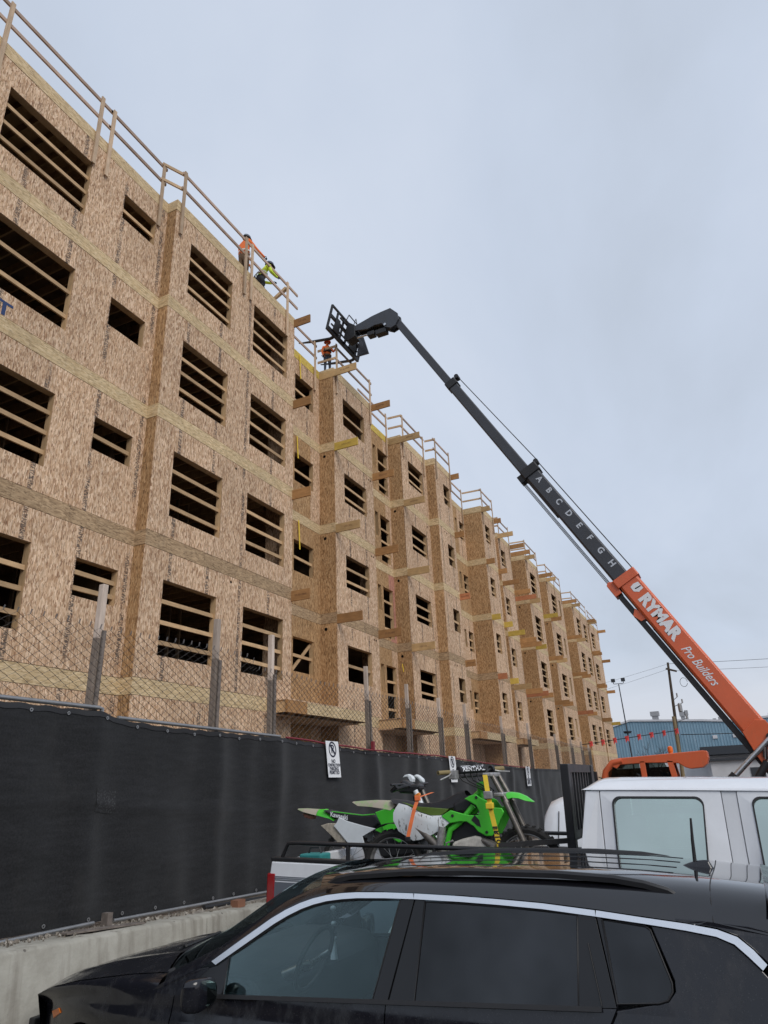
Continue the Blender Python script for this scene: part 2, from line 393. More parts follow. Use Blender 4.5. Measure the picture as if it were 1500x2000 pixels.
def sheets(mp, us, zs, keep, out):
    """the same, one mesh for each connected piece left by the openings"""
    cells = {(i, j) for i in range(len(us) - 1) for j in range(len(zs) - 1) if keep((us[i] + us[i + 1]) / 2, (zs[j] + zs[j + 1]) / 2)}
    while cells:
        grp = set(); todo = [cells.pop()]
        while todo:
            i, j = todo.pop(); grp.add((i, j))
            for q in ((i + 1, j), (i - 1, j), (i, j + 1), (i, j - 1)):
                if q in cells: cells.discard(q); todo.append(q)
        mids = {((us[i] + us[i + 1]) / 2, (zs[j] + zs[j + 1]) / 2) for i, j in grp}
        yield sheet(mp, us, zs, lambda u, z: (u, z) in mids, out)
rng = random.Random(3)
for si, (y0, y1, X, wins) in enumerate(SEG):
    step = 1.22 if y0 < 30 else 2.44
    cuts = [y0]
    first = y0 + (1.22 if si != 1 else .95)
    t = first
    while t < y1 - .35: cuts.append(t); t += step
    cuts.append(y1)
    for st in range(1, 6):
        zb = yard_z((y0 + y1) / 2) - .25 if st == 1 else zl(st - 1) + BH
        zt = zl(st)
        holes = []
        if st > 1:
            for (a, b, h, nr, door) in wins: holes.append((a, b, zt - HEAD - h, zt - HEAD))
        elif si in (2, 4, 9, 13): holes.append((y0 + .35, y1 - .35, zb, zt - .75))
        keep = lambda u, z: not any(a < u < b and c < z < d for a, b, c, d in holes)
        for k in range(len(cuts) - 1):
            a, b = cuts[k] + .0035, cuts[k + 1] - .0035
            us = sorted({a, b} | {v for h in holes for v in h[:2] if a < v < b}); zs = sorted({zb + .007, zt - .007} | {v for h in holes for v in h[2:] if zb + .007 < v < zt - .007})
            for mb in sheets(lambda u, z, d: (X + d, u, z), us, zs, keep, rng.uniform(-.002, .0025)):
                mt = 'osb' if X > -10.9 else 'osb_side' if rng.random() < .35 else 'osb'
                if si == 4 and st == 3 and k == len(cuts) - 2: mt = 'pink'
                if si == 9 and st == 5: mt = 'pink'
                bld.put(mb, 'wall_panel', mt)
        # window frames and guard rails
        if st > 1:
            for wi, (a, b, h, nr, door) in enumerate(wins):
                zt2 = zt - HEAD; z0 = zt2 - h
                if b < 4.6: continue
                fr = MB(); T = .04; xo, xi = X - .020, X - .165
                fr.box((xi, a - .001, z0 - T), (xo, b + .001, z0 + .004)); fr.box((xi, a - .001, zt2 - .004), (xo, b + .001, zt2 + T))
                fr.box((xi, a - T, z0 - T), (xo, a + .004, zt2 + T)); fr.box((xi, b - .004, z0 - T), (xo, b + T, zt2 + T))
                o = bld.put(fr, 'window_frame', 'stud')
                n = nr if nr < 2 or y0 > 20 else rng.choice((nr, nr, nr - 1) if st != 3 else (nr,))
                if si == 0 and wi == 1: n = {2: 2, 3: 1, 4: 0, 5: 1}[st]
                if si == 0 and wi == 0: n = {2: 3, 3: 3, 4: 2, 5: 3}[st]
                if si == 1: n = 3
                fr_ = {1: (.55,), 2: (.38, .76), 3: (.28, .54, .82)}.get(n, ())
                for q in fr_:
                    zz = zt2 - q * h + rng.uniform(-.03, .03); r = MB(); tl = rng.uniform(-.012, .012)
                    r.bar((X - .085, a - .03, zz - tl), (X - .085, b + .03, zz + tl), .038, .089)
                    bld.put(r, 'guard_rail', 'stud_h', parent=o)
        # rim board between the storeys
        bm_ = 'belt_brown' if st == 2 else 'belt'
        L = .62 if st == 2 and y0 < 30 else 2.44
        u = y0
        while u < y1 - .01:
            v = min(u + L, y1)
            if y1 - v < .3: v = y1
            mb = MB(); pr = X + .006 + rng.uniform(-.002, .002)
            mb.box((pr - .024, u + .002, zl(st)), (pr, v - .002, zl(st) + BH - .004))
            wet = st == 5 and si in (2, 4)
            bld.put(mb, 'rim_board', 'belt_wet' if wet else bm_)
            u = v
# returns between the bays
for i in range(len(SEG) - 1):
    xa, xb, y = SEG[i][2], SEG[i + 1][2], SEG[i][1]
    near = xb > xa            # faces the camera
    lo, hi = min(xa, xb), max(xa, xb)
    sgn = -1 if near else 1
    for st in range(1, 6):
        zb = yard_z(y) - .25 if st == 1 else zl(st - 1) + BH
        mb = sheet(lambda u, z, d: (u, y - sgn * .002 + sgn * d, z), [lo - .02, hi - .019], [zb + .003, zl(st) - .003], lambda u, z: True, .001)
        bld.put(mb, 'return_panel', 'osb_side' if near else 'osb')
        mb = MB(); mb.box((lo + .008, y + sgn * .008, zl(st)), (hi + .004, y - sgn * .014, zl(st) + BH - .004))
        bld.put(mb, 'return_rim_board', 'belt_brown' if st == 2 else 'belt')
        if near and i in (1 + 0, 2, 4, 11, 13) and st in (2, 3, 4):    # duct holes high on the side wall
            if hi - lo > .4:
                mb = MB(); mb.cyl((lo + .2, y + sgn * .003, zl(st) - .18), (lo + .2, y + sgn * .006 - 0, zl(st) - .18), .055, 14)
                bld.put(mb, 'duct_hole', 'hole')
# small vent holes near the top of some sheets
for y, x in ((12.86, -10.18), (21.2, -10.47), (21.35, -10.47), (27.1, -10.5), (28.1, -10.05), (28.35, -10.05), (35.0, -10.04), (35.25, -10.04)):
    for st in (2, 3, 4, 5)[:3]:
        mb = MB(); mb.cyl((x + .003, y, zl(st) - .14), (x + .006, y, zl(st) - .14), .033, 12); bld.put(mb, 'vent_hole', 'hole')
# floors, roof, back and end walls (they keep the rooms dark)
for st in range(1, 6):
    for k, (y0, y1, X, w) in enumerate(SEG):
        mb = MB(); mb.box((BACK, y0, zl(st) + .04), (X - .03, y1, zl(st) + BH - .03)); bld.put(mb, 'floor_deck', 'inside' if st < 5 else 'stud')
mb = MB(); mb.box((BACK - .1, 1.5, .3), (BACK, 74, 16.4)); bld.put(mb, 'rear_wall', 'osb')
for y in (1.5, 73.98):
    mb = MB(); mb.box((BACK, y, .3), (-10.52, y + .02, 16.38)); bld.put(mb, 'end_wall', 'osb')
for y in (9.9, 18.9, 27.2, 36.4, 47.6, 59.0):
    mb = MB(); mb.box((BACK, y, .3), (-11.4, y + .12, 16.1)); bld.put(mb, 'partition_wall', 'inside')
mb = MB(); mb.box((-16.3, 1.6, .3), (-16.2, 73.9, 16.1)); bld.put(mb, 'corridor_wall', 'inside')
# studs seen dimly inside the nearer rooms
for st in range(2, 6):
    for y in [5.6 + .41 * k for k in range(22)]:
        if rng.random() < .75:
            mb = MB(); xx = -13.2 if y < 10 else -13.0; mb.box((xx, y, zl(st - 1) + BH), (xx + .09, y + .04, zl(st) + .03)); bld.put(mb, 'interior_stud', 'inside_stud')
# ceiling joists over the rooms behind the nearer windows
for st in range(2, 6):
    for k in range(40):
        y = 5.3 + .41 * k; xf = next(s[2] for s in SEG if s[0] <= y < s[1])
        mb = MB(); mb.box((-15.5, y, zl(st) - .20), (xf - .17, y + .04, zl(st) + .038)); bld.put(mb, 'ceiling_joist', 'stud')
# ragged lumber ends of the balcony beams
BEAMS = [(15.50, -10.16, 0), (18.62, -10.45, 1), (21.53, -10.45, 0), (24.56, -10.48, 1), (29.46, -10.03, 0), (34.38, -10.02, 1), (36.55, -10.02, 0), (39.13, -10.53, 1), (41.65, -10.53, 0),
         (43.2, -11.0, 0), (44.43, -10.24, 1), (49.4, -10.6, 0), (50.73, -10.3, 1), (58.6, -11.0, 0), (60.25, -10.3, 1), (67.5, -10.9, 0), (68.45, -10.38, 1), (73.5, -10.38, 0)]
for i, (y, x, left) in enumerate(BEAMS):
    for st in (2, 3, 4, 5):
        tip = -9.55 + rng.uniform(-.03, .03)
        x0 = -11.06 if (left and st == 5 and y < 42) else x
        if y < 17 and st == 1: continue
        r = rng.random()
        mt = 'beam_pale' if (left and st == 5) else 'beam_yellow' if (left and st == 4 and y in (18.62,)) or (r < .16 and y > 28) else 'beam_red' if r > .85 and y > 28 else 'beam' if not left else rng.choice(('beam', 'beam_pale'))
        mb = MB(); t_ = .045
        dz = -.008 if x0 == -11.06 else 0
        ys_ = (y - .032, y + .013) if left else (y, y + t_)
        mb.box((x0 - (.02 if x0 == x else 0), ys_[0] , zl(st) - .05 + dz), (tip, ys_[1], zl(st) + .245 + dz))
        o = bld.put(mb, 'balcony_beam', mt, bevel=.004)
        if y < 30 and rng.random() < .55:   # grade stamp on the side that faces us
            yy = ys_[0] - .002; w = tip - x
            text_mesh(rng.choice(('SIMPSON WEST', 'S-DRY 2 BTR', 'DFL NO 2 PRIME')), .085, 'ink_brown', 'grade_stamp', lambda u, v: (x + w * .5 + u, yy, zl(st) + .10 + v), o, sx=.62)
# platforms of the lowest balconies
def platform(y0, y1, x0, x1, n):
    z = zl(1)
    mb = MB(); mb.box((x0, y0, z + .24), (x1, y1, z + .262)); d = bld.put(mb, 'balcony_deck', 'osb')
    mb = MB(); mb.box((x1 - .028, y0 + .9, z - .05), (x1, y1, z + .236)); bld.put(mb, 'fascia_board', 'belt')
    mb = MB(); mb.box((x1 - .045, y0 - .02, z - .06), (x1 + .012, y0 + .88, z + .235)); bld.put(mb, 'fascia_beam', 'beam')
    for k in range(n):
        y = y0 + .05 + (y1 - y0 - .1) * k / (n - 1)
        mb = MB(); mb.box((x0, y - .02, z - .045), (x1 - .05, y + .02, z + .236)); bld.put(mb, 'joist', 'stud')
    mb = MB(); mb.box((x0, y0, z - .075), (x1 - .4, y1, z - .052)); bld.put(mb, 'soffit_sheet', 'osb')
platform(14.45, 18.9, -11.05, -9.55, 8)
platform(21.3, 24.9, -11.10, -9.55, 7)
platform(29.4, 34.5, -11.08, -9.6, 8)
platform(36.5, 39.4, -11.08, -9.6, 6)
# yellow straps and paint marks
for (y, x, za, zb) in ((17.07, -11.05, 12.98, 12.15), (17.2, -11.05, 10.0, 9.02), (17.2, -11.05, 16.3, 15.3), (22.3, -11.09, 16.2, 15.0), (22.2, -11.09, 10.0, 9.3), (31.6, -11.07, 16.2, 15.3), (24.4, -10.9, 6.4, 6.1)):
    mb = MB(); mb.bar((x + .02, y, za), (x + .05, y + .03, zb), .012, .05, up=(0, 1, 0)); tag(bld.put(mb, 'hanging_strap', 'strap_y'), 'yellow fall arrest strap')
text_mesh('T', .52, 'blue_mark', 'painted_letter', lambda u, v: (-10.49 + .006, 6.31 + u * 1.05, 10.44 + v * .8), bld.e, bld.loc, bold=.012)
mb = MB(); mb.box((-11.06, 16.9, 5.3), (-11.02, 17.0, 6.15))   # lumber brace leaning in the lowest recess window
br = MB(); br.bar((-11.2, 17.02, 5.2), (-11.2, 18.15, 6.18), .04, .09); bld.put(br, 'window_brace', 'stud_h')

# ------------------------------------------------------------------ roof edge guard railings: each run a thing of its own
def guard_run(x, ya, yb, posts, label, tops=True, ext0=.12, ext1=.12, side=None):
    t = Thing('roof_guard_rail', (x, ya, 15.39), label, 'railing', 'lumber guard rails along the roof edge')
    for y in posts:
        mb = MB(); mb.box((x + .012, y - .045, 15.39 + rng.uniform(-.04, .04)), (x + .05, y + .045, 17.50 + rng.uniform(-.03, .04))); t.put(mb, 'post', 'post_l')
    for z in (17.42, 16.90):
        mb = MB(); mb.bar((x - .010, ya - ext0, z + rng.uniform(-.015, .015)), (x - .010, yb + ext1, z + rng.uniform(-.015, .015)), .038, .089); t.put(mb, 'rail', 'rail_grey')
    if side:
        xs, ys_ = side
        for z in (17.40, 16.88):
            mb = MB(); mb.bar((xs, ys_, z + .03), (x + .05, ys_, z), .038, .089); t.put(mb, 'cross_rail', 'rail_x')
    return t
guard_run(-10.47, 4.2, 7.9, (5.20, 7.60), 'guard rail on the roof edge in the top left corner of the picture')
guard_run(-10.47, 8.0, 9.7, (7.97, 9.68), 'short guard rail above the small top floor window nearest the corner', side=None)
g = guard_run(-10.16, 10.2, 12.85, (10.15, 12.83), 'guard rail left of the worker in the orange jacket')
for z in (17.42, 16.90):
    mb = MB(); mb.bar((-10.46, 9.62, z + .03), (-10.13, 10.22, z - .02), .038, .089); g.put(mb, 'cross_rail', 'rail_x')
g = guard_run(-10.16, 13.1, 15.4, (13.13, 15.05), 'guard rail in front of the two workers, with free ends over the recess', ext1=.30)
for dx, yy in ((-.5, 14.9), (-.75, 15.0)):
    mb = MB(); mb.bar((-10.2 + dx, yy - .3, 16.4), (-10.19, yy + .12, 17.3), .035, .07); g.put(mb, 'brace', 'rail_x')
guard_run(-11.06, 15.9, 18.3, (18.24,), 'guard rail over the recess under the lifted forks', side=None)
guard_run(-10.45, 18.9, 21.6, (18.78, 21.50), 'guard rail right of the worker under the forks', side=(-11.2, 18.72))
guard_run(-11.10, 21.9, 24.4, (24.35,), 'guard rail over the second recess, behind a pale beam end')
guard_run(-10.48, 24.8, 27.2, (24.75, 27.1), 'guard rail on the bay right of the second recess', side=(-11.1, 24.62))
guard_run(-10.03, 27.5, 29.4, (27.55, 29.4), 'guard rail on the narrow bay right after the second recess bay', side=(-10.5, 27.5))
guard_run(-11.08, 29.9, 34.2, (31.5, 34.1), 'guard rail over the long recess in the middle of the roof')
guard_run(-10.02, 34.5, 36.5, (34.5, 36.45), 'guard rail on the middle bay with a pale beam at its left', side=(-11.1, 34.45))
guard_run(-10.53, 39.3, 41.6, (39.3, 41.55), 'guard rail on the bay next to the pink sheathing strip', side=(-11.1, 39.2))
guard_run(-10.24, 44.6, 47.8, (44.6, 47.7), 'guard rail on the bay right of the pink sheathing strip', side=(-11.2, 44.5))
guard_run(-10.30, 50.9, 55.8, (50.9, 53.4, 55.7), 'guard rail on the third bay from the far end', side=(-10.9, 50.8))
guard_run(-10.30, 60.4, 67.0, (60.4, 63.6, 66.9), 'guard rail on the wide bay second from the far end', side=(-11.1, 60.3))
guard_run(-10.38, 68.6, 73.8, (68.6, 71.2, 73.7), 'guard rail at the far end of the roof')
# ------------------------------------------------------------------ barrier, fence, screen and signs
def lerp_tab(tab, y):
    if y <= tab[0][0]: return tab[0][1]
    for (a, p), (b, q) in zip(tab, tab[1:]):
        if y <= b: return p + (q - p) * (y - a) / (b - a)
    return tab[-1][1]
m_ = NT('old_concrete'); p_ = m_.P(); a_ = m_.noise(p_, 3.2, 6, .65); b_ = m_.noise(p_, 26, 4, .6)
c_ = m_.ramp(a_, (.25, (.25, .235, .20)), (.55, (.36, .345, .30)), (.8, (.44, .425, .38)))
pit = m_.vor(m_.P((1, 1, .7)), 13); pm = m_.ramp(pit.outputs['Distance'], (.10, 1.0), (.20, 0.0)); pk = m_.n('ShaderNodeSeparateColor'); m_.l(pit.outputs['Color'], pk.inputs[0])
pm = m_.math('MULTIPLY', pm, m_.ramp(pk.outputs[0], (.50, 0.0), (.52, 1.0)))
st = m_.noise(m_.P((7, 7, .5)), 1.0, 4, .6)
c_ = m_.mix(m_.ramp(st, (.52, 0.0), (.72, .60)), c_, (.15, .13, .105))
c_ = m_.mix(m_.math('MULTIPLY', pm, .75), c_, (.07, .06, .05)); m_.col(c_); m_.rough(.9)
h_ = m_.math('SUBTRACT', b_, m_.math('MULTIPLY', pm, 1.6)); m_.bump(h_, .5, .012); M['concrete'] = m_.m
m_ = NT('privacy_mesh'); wv = m_.n('ShaderNodeTexWave', wave_type='BANDS', bands_direction='Y'); m_.l(m_.P(), wv.inputs[0]); wv.inputs['Scale'].default_value = 42
wz = m_.n('ShaderNodeTexWave', wave_type='BANDS', bands_direction='Z'); m_.l(m_.P(), wz.inputs[0]); wz.inputs['Scale'].default_value = 42
w_ = m_.math('MULTIPLY', wv.outputs[1], wz.outputs[1]); g_ = m_.noise(m_.P((1.4, 1.4, 9)), 2.5, 5, .6); g2 = m_.noise(m_.P((60, 60, 60)), 1, 3, .7)
c_ = m_.ramp(g_, (.3, (.0075, .008, .009)), (.7, (.016, .0165, .0185))); c_ = m_.mix(m_.math('MULTIPLY', w_, .35), c_, (.038, .038, .042)); c_ = m_.mix(1.0, c_, m_.ramp(g2, (.3, .6), (.7, 1.5)), 'MULTIPLY')
dp = m_.noise(m_.P((2, 2, 1.2)), 1.3, 5, .6); c_ = m_.mix(m_.ramp(dp, (.55, 0.0), (.8, .3)), c_, (.045, .042, .040))
m_.col(c_); m_.rough(.8); m_.b.inputs['Specular IOR Level'].default_value = .2; m_.b.inputs['Sheen Weight'].default_value = .15; M['screen'] = m_.m
M['wire'] = simple('chain_link_wire', (.085, .080, .078), .6, metal=.2)
M['red_tape'] = simple('red_plastic_edge', (.20, .018, .028), .55)
M['post_pale'] = lumber('fence_post_wood', (.40, .32, .26), (.60, .50, .43), 2)
M['post_grey'] = lumber('weathered_fence_post', (.16, .125, .10), (.30, .245, .205), 2)
M['post_dark'] = simple('weathered_post', (.15, .125, .11), .8, var=.45, scale=14)

KF = 5.65 / 5.30                      # the fence line stands 5.65 m left of the camera
kz = lambda z: 1.95 + (z - 1.95) * KF
tabk = lambda t: [(y * KF, kz(z)) for y, z in t]
def bar_top(y):
    y = y / KF
    return kz(1.0 - .05 * (y - 3.8) if y < 8 else .79 - .026 * (y - 8))
rng = random.Random(11)
BY = [-2.6, 0.4, 3.42, 6.45, 9.48, 12.5, 15.55, 18.6, 21.6, 24.7, 27.7, 30.8, 33.8]
LB = ['concrete barrier block off the left edge below the black screen', 'concrete barrier block under the black screen in front of the dark hood', 'concrete barrier block behind the red tail light of the pickup']
bt = Thing('concrete_barrier', (-5.1, 3.8, ROAD), 'pitted concrete barrier wall in front of the dark hood', 'barrier')
for k in range(len(BY) - 1):
    a, b = BY[k] + .004, BY[k + 1] - .004
    mb = MB(); N = 18; prof = lambda z: [(-5.72, ROAD), (-5.70, z - .03), (-5.67, z), (-5.25, z - .004), (-5.222, z - .030), (-5.18, ROAD + .25), (-5.16, ROAD)]
    for i in range(N + 1):
        y = a + (b - a) * i / N; z = bar_top(y) + rng.uniform(-.008, .008)
        mb.v += [(x + rng.uniform(-.004, .004), y, zz) for x, zz in prof(z)]
    n = 7
    for i in range(N):
        for j in range(n - 1): mb.f.append((i * n + j, (i + 1) * n + j, (i + 1) * n + j + 1, i * n + j + 1))
    mb.f.append(tuple(range(n))); mb.f.append(tuple(N * n + j for j in range(n))[::-1]); mb.mi = [0] * len(mb.f)
    bt.put(mb, 'barrier_block', 'concrete', smooth=50)
# rubble lying on the barrier, against the foot of the screen
mb = MB()
for k in range(700):
    y = 2.5 + rng.random() ** 1.3 * 7.5; x = -5.56 + rng.uniform(-.10, .20) * rng.random(); s = rng.uniform(.006, .026)
    c = Vector((x, y, bar_top(y) + s * .4)); q = [c + Vector((rng.uniform(-1, 1), rng.uniform(-1, 1), rng.uniform(-.5, .8))) * s for _ in range(4)] + [c + Vector((0, 0, s)), c - Vector((0, 0, s))]
    mb.add(q, [(0, 1, 4), (1, 2, 4), (2, 3, 4), (3, 0, 4), (1, 0, 5), (2, 1, 5), (3, 2, 5), (0, 3, 5)])
tag(mb.build('rubble', 'gravel', weld=False), 'loose stones and dirt along the top of the barrier', 'rubble', kind='stuff')
mb = MB(); mb.bar((-5.46, 4.85, bar_top(4.85) + .02), (-5.40, 5.7, bar_top(5.7) + .012), .12, .012)
tag(mb.build('plank_scrap', 'post_dark'), 'thin grey scrap of board lying on the concrete barrier', 'scrap wood')
mb = MB(); mb.box((-5.58, 5.38, .85), (-5.50, 5.44, .99)); tag(mb.build('wood_stake', 'post_dark'), 'short brown stake end standing on the barrier under the screen', 'stake')
mb = MB(); mb.box((-5.47, 7.16, bar_top(7.2) - .005), (-5.37, 7.30, bar_top(7.2) + .07)); tag(mb.build('brick_fragment', simple('brick_red', (.22, .10, .06), .9)), 'small reddish brick on top of the concrete barrier', 'brick')
mb = MB(); mb.tube([(-5.55, 6.8, bar_top(6.8) + .03), (-5.55, 8.3, bar_top(8.3) + .03)], .022, 10); tag(mb.build('pipe_offcut', 'black_mat'), 'short dark pipe lying on the barrier below the screen', 'pipe')

TOP = tabk([(0, 2.77), (4.75, 2.75), (4.96, 2.73), (5.13, 2.69), (5.78, 2.65), (7.94, 2.63), (9.08, 2.58), (10.56, 2.53), (13.52, 2.50), (16.44, 2.40), (19.56, 2.33), (24.75, 2.31), (31, 2.25)])
BOT = tabk([(0, 1.06), (4.13, 1.01), (5.55, .96), (7.66, .88), (12, .76), (31, .40)])
LINK = tabk([(0, 3.48), (3.66, 3.50), (7.2, 3.60), (7.4, 3.46), (12, 3.45), (16, 3.33), (22, 3.21), (31, 3.12)])
FX = -5.65
POSTS = tabk([(1.6, 4.0), (4.83, 3.99), (6.63, 3.98), (7.79, 3.98), (10.61, 3.92), (12.3, 3.80), (13.93, 3.69), (15.55, 3.69), (18.4, 3.62), (21.1, 3.60), (24.6, 3.45), (27.2, 3.4), (29.15, 3.37), (30.7, 3.3)])
fence = Thing('chain_link_fence', (FX - .06, 4.83, .9), 'chain link fence on tall wood posts above the black screen', 'fence')
for k, (y, z) in enumerate(POSTS):
    zb = lerp_tab(BOT, y) - .2; zm = lerp_tab(LINK, y) - (.02 if k % 2 else .12)
    mb = MB(); le = rng.uniform(-.03, .05)
    w_ = .074 if y < 9 else .058; zj = lerp_tab(LINK, y) - .10; f_ = (zj - zb) / (z - zb)
    mb.bar((FX - .13, y - le, zb), (FX - .13, y - le + le * f_, zj), w_, .075, up=(1, 0, 0)); fence.put(mb, 'wood_post', 'post_grey', bevel=.005)
    mb = MB(); mb.bar((FX - .135, y - le + le * f_, zj - .0), (FX - .135, y, z), w_ - .005, .07, up=(1, 0, 0)); fence.put(mb, 'post_extension', 'post_pale', bevel=.005)
    mb = MB(); mb.tube([(FX - .075, y + .012 - le, zb), (FX - .075, y + .02, zm)], .024 if y < 9 else .018, 10); fence.put(mb, 'pipe_post', 'post_dark', smooth=60)
# the woven wire: one zigzag per column, standing above the screen
mb = MB(); P_ = .070; r = .0036; y = 1.5; i = 0
while y < 33:
    zt = lerp_tab(LINK, y) + .012 * math.sin(y * 3.1); zb = lerp_tab(TOP, y) - .12; N = int((zt - zb) / .042)
    pts = []
    for k in range(N + 1):
        z = zt - k * .042; s = ((k + i) % 2) * 2 - 1
        pts.append(Vector((FX - .062 + .008 * math.sin(y * 1.7 + z * 2) + .004 * s, y + s * P_ * .52 + .008 * math.sin(z * 9 + y), z)))
    pts.insert(0, pts[0] + Vector((0, .012, .045)))        # cut wire end twisted upwards
    o = len(mb.v)
    for p in pts:
        for q in range(3):
            t = q * 2.0944; mb.v.append((p.x + r * math.cos(t), p.y + r * math.sin(t), p.z))
    for k in range(len(pts) - 1):
        for q in range(3): mb.f.append((o + k * 3 + q, o + k * 3 + (q + 1) % 3, o + (k + 1) * 3 + (q + 1) % 3, o + (k + 1) * 3 + q))
    y += P_; i += 1
mb.mi = [0] * len(mb.f)
tag(fence.put(mb, 'wire_mesh', 'wire', weld=False), kind='stuff')
mb = MB(); mb.tube([(FX - .04, 1.0, kz(2.80)), (FX - .04, 5.17, kz(2.775)), (FX - .04, 5.22, kz(2.77)), (FX - .04, 5.22, kz(2.66))], .022, 10); fence.put(mb, 'top_rail', 'galv', smooth=60)
mb = MB(); mb.tube([(FX - .04, 5.44, kz(2.70)), (FX - .04, 8.42, kz(2.645))], .02, 10); fence.put(mb, 'top_rail', 'galv', smooth=60)
mb = MB(); mb.tube([(FX + .06, 1.0, kz(1.05)), (FX + .06, 5.3, kz(.985))], .018, 10); fence.put(mb, 'bottom_rail', 'galv', smooth=60)
mb = MB(); mb.tube([(FX + .05, 5.55, kz(.965)), (FX + .05, 10.1, kz(.825))], .017, 10); fence.put(mb, 'bottom_rail', 'galv', smooth=60)
mb = MB(); yy = [8.5 + .35 * k for k in range(40)]
mb.tube([(FX + .012, q, lerp_tab(TOP, q) + .012 + .006 * math.sin(q * 5)) for q in yy if q < 22], .013, 8); fence.put(mb, 'red_edging', 'red_tape', smooth=60)
mb = MB(); mb.box((FX - .02, 11.2, kz(2.54)), (FX + .03, 11.26, kz(2.68))); fence.put(mb, 'red_cap', 'red_tape')
# screen cloth
scr = Thing('privacy_screen', (FX, 4, 1.0), 'black privacy screen cloth tied along the fence', 'fence screen')
def cloth(y, t):
    zb, zt = lerp_tab(BOT, y), lerp_tab(TOP, y)
    sag = .012 * math.sin(y * 2 * math.pi / .61) ** 2
    z = zb + (zt - sag * 1.2 - zb) * t
    px = min(abs(y - p[0]) for p in POSTS)
    x = FX + .030 * math.exp(-(px / .13) ** 2) - .025 * math.exp(-((px - .36) / .20) ** 2)
    x += .016 * math.sin(y * 3.3 + 2.2 * t) * math.sin(t * 4 + y) + .012 * math.sin(y * 1.1 + 5.5 * t) + .007 * math.sin(y * 6.1 - 7 * t) * t + .006 * math.sin(y * 11 + t * 5) * (1 - t) + .004 * math.sin(t * 23 + y * 1.3)
    x += .022 * math.exp(-((t - .53 + .02 * math.sin(y)) / .02) ** 2)                                  # mid rail pressing through
    return (x, y, z)
mb = MB(); mb.grid(lambda u, v: cloth(1.0 + 31.8 * u, v), 460, 34); scr.put(mb, 'screen_cloth', 'screen', smooth=70, solid=.003)
mb = MB(); mb.grid(lambda u, v: tuple(Vector(cloth(1.0 + 31.8 * u, .972 + .026 * v)) + Vector((.006, 0, 0))), 460, 1); scr.put(mb, 'hem', 'black_mat', smooth=70, solid=.003)
mb = MB(); mb.grid(lambda u, v: tuple(Vector(cloth(5.2 + .28 * u, .505 + .115 * v)) + Vector((.0065, 0, 0))), 12, 6)
m_ = NT('worn_patch'); d_ = m_.noise(m_.P((60, 60, 60)), 1, 2, .6); m_.col(m_.ramp(d_, (.48, (.016, .016, .018)), (.68, (.050, .052, .055)))); m_.rough(.9); M['worn'] = m_.m
scr.put(mb, 'frayed_patch', 'worn', smooth=70)
gm = MB(); gm.lathe([(.008, .0), (.009, .004), (.017, .004), (.018, .0)], (0, 0, 0), 'x', 10); g0 = None
for t in (.975, .02):
    y = 1.3
    while y < 17:
        p = Vector(cloth(y, t)) + Vector((.010, 0, 0))
        if g0 is None: g0 = gm.build('grommet', 'galv'); o = g0
        else: o = g0.copy(); COL.objects.link(o)
        o.parent = scr.e; o.location = p - scr.loc
        y += .44
# signs tied to the screen
def sign(y, zt, w, h, lean, label, x):
    t = Thing('parking_sign', (x, y, zt - h), label, 'sign', 'no parking signs on the black screen')
    f = lambda u, v, d=0.0: (x + d + .015 * (u / w) ** 2 * 4 * w, y + u + lean * v, zt - h / 2 + v)
    mb = MB(); N = 6
    mb.grid(lambda a, b: f((a - .5) * w, (b - .5) * h), N, N); bd = t.put(mb, 'board', 'white_sign', smooth=60, solid=.004)
    rr = w * .30; cv = h * .27; mb = MB(); pts = 28
    for k in range(pts):
        a, b = 2 * math.pi * k / pts, 2 * math.pi * (k + 1) / pts
        mb.add([f(rr * math.cos(a), cv + rr * math.sin(a), .0045), f(rr * math.cos(b), cv + rr * math.sin(b), .0045), f(rr * .78 * math.cos(b), cv + rr * .78 * math.sin(b), .0045), f(rr * .78 * math.cos(a), cv + rr * .78 * math.sin(a), .0045)], [(0, 1, 2, 3)])
    c45 = .707; wd = rr * .11
    mb.add([f(-rr * .8 * c45 - wd, cv + rr * .8 * c45 - wd, .006), f(-rr * .8 * c45 + wd, cv + rr * .8 * c45 + wd, .006), f(rr * .8 * c45 + wd, cv - rr * .8 * c45 + wd, .006), f(rr * .8 * c45 - wd, cv - rr * .8 * c45 - wd, .006)], [(0, 1, 2, 3)])
    t.put(mb, 'prohibition_ring', M['sign_ink'], parent=bd)
    text_mesh('P', rr * 1.5, M['sign_ink'], 'letter_p', lambda u, v: f(u, cv + v, .005), bd, bold=.004)
    for s, dz, sz, sx in (('NO', -.06, .135, 1.0), ('CONSTRUCTION', -.165, .105, .80), ('PARKING', -.265, .125, .95), ('PERMITTED', -.37, .125, .86)):
        text_mesh(s, sz * w / .36 * .52, M['sign_ink'], 'lettering', lambda u, v: f(u, dz * h + v, .005), bd, bold=.0022, sx=sx)
    return t
M['sign_ink'] = simple('sign_blue_black', (.018, .022, .045), .6)
sign(9.13 * KF, kz(2.625), .385, .525, -.16, 'white no parking sign nearest the camera, above the green fender', FX + .06)
sign(14.03 * KF, kz(2.515), .385, .53, -.10, 'white no parking sign behind the motorbike handlebar', FX + .06)
sign(19.86 * KF, kz(2.36), .44, .53, .02, 'white no parking sign farthest right on the screen', FX + .07)
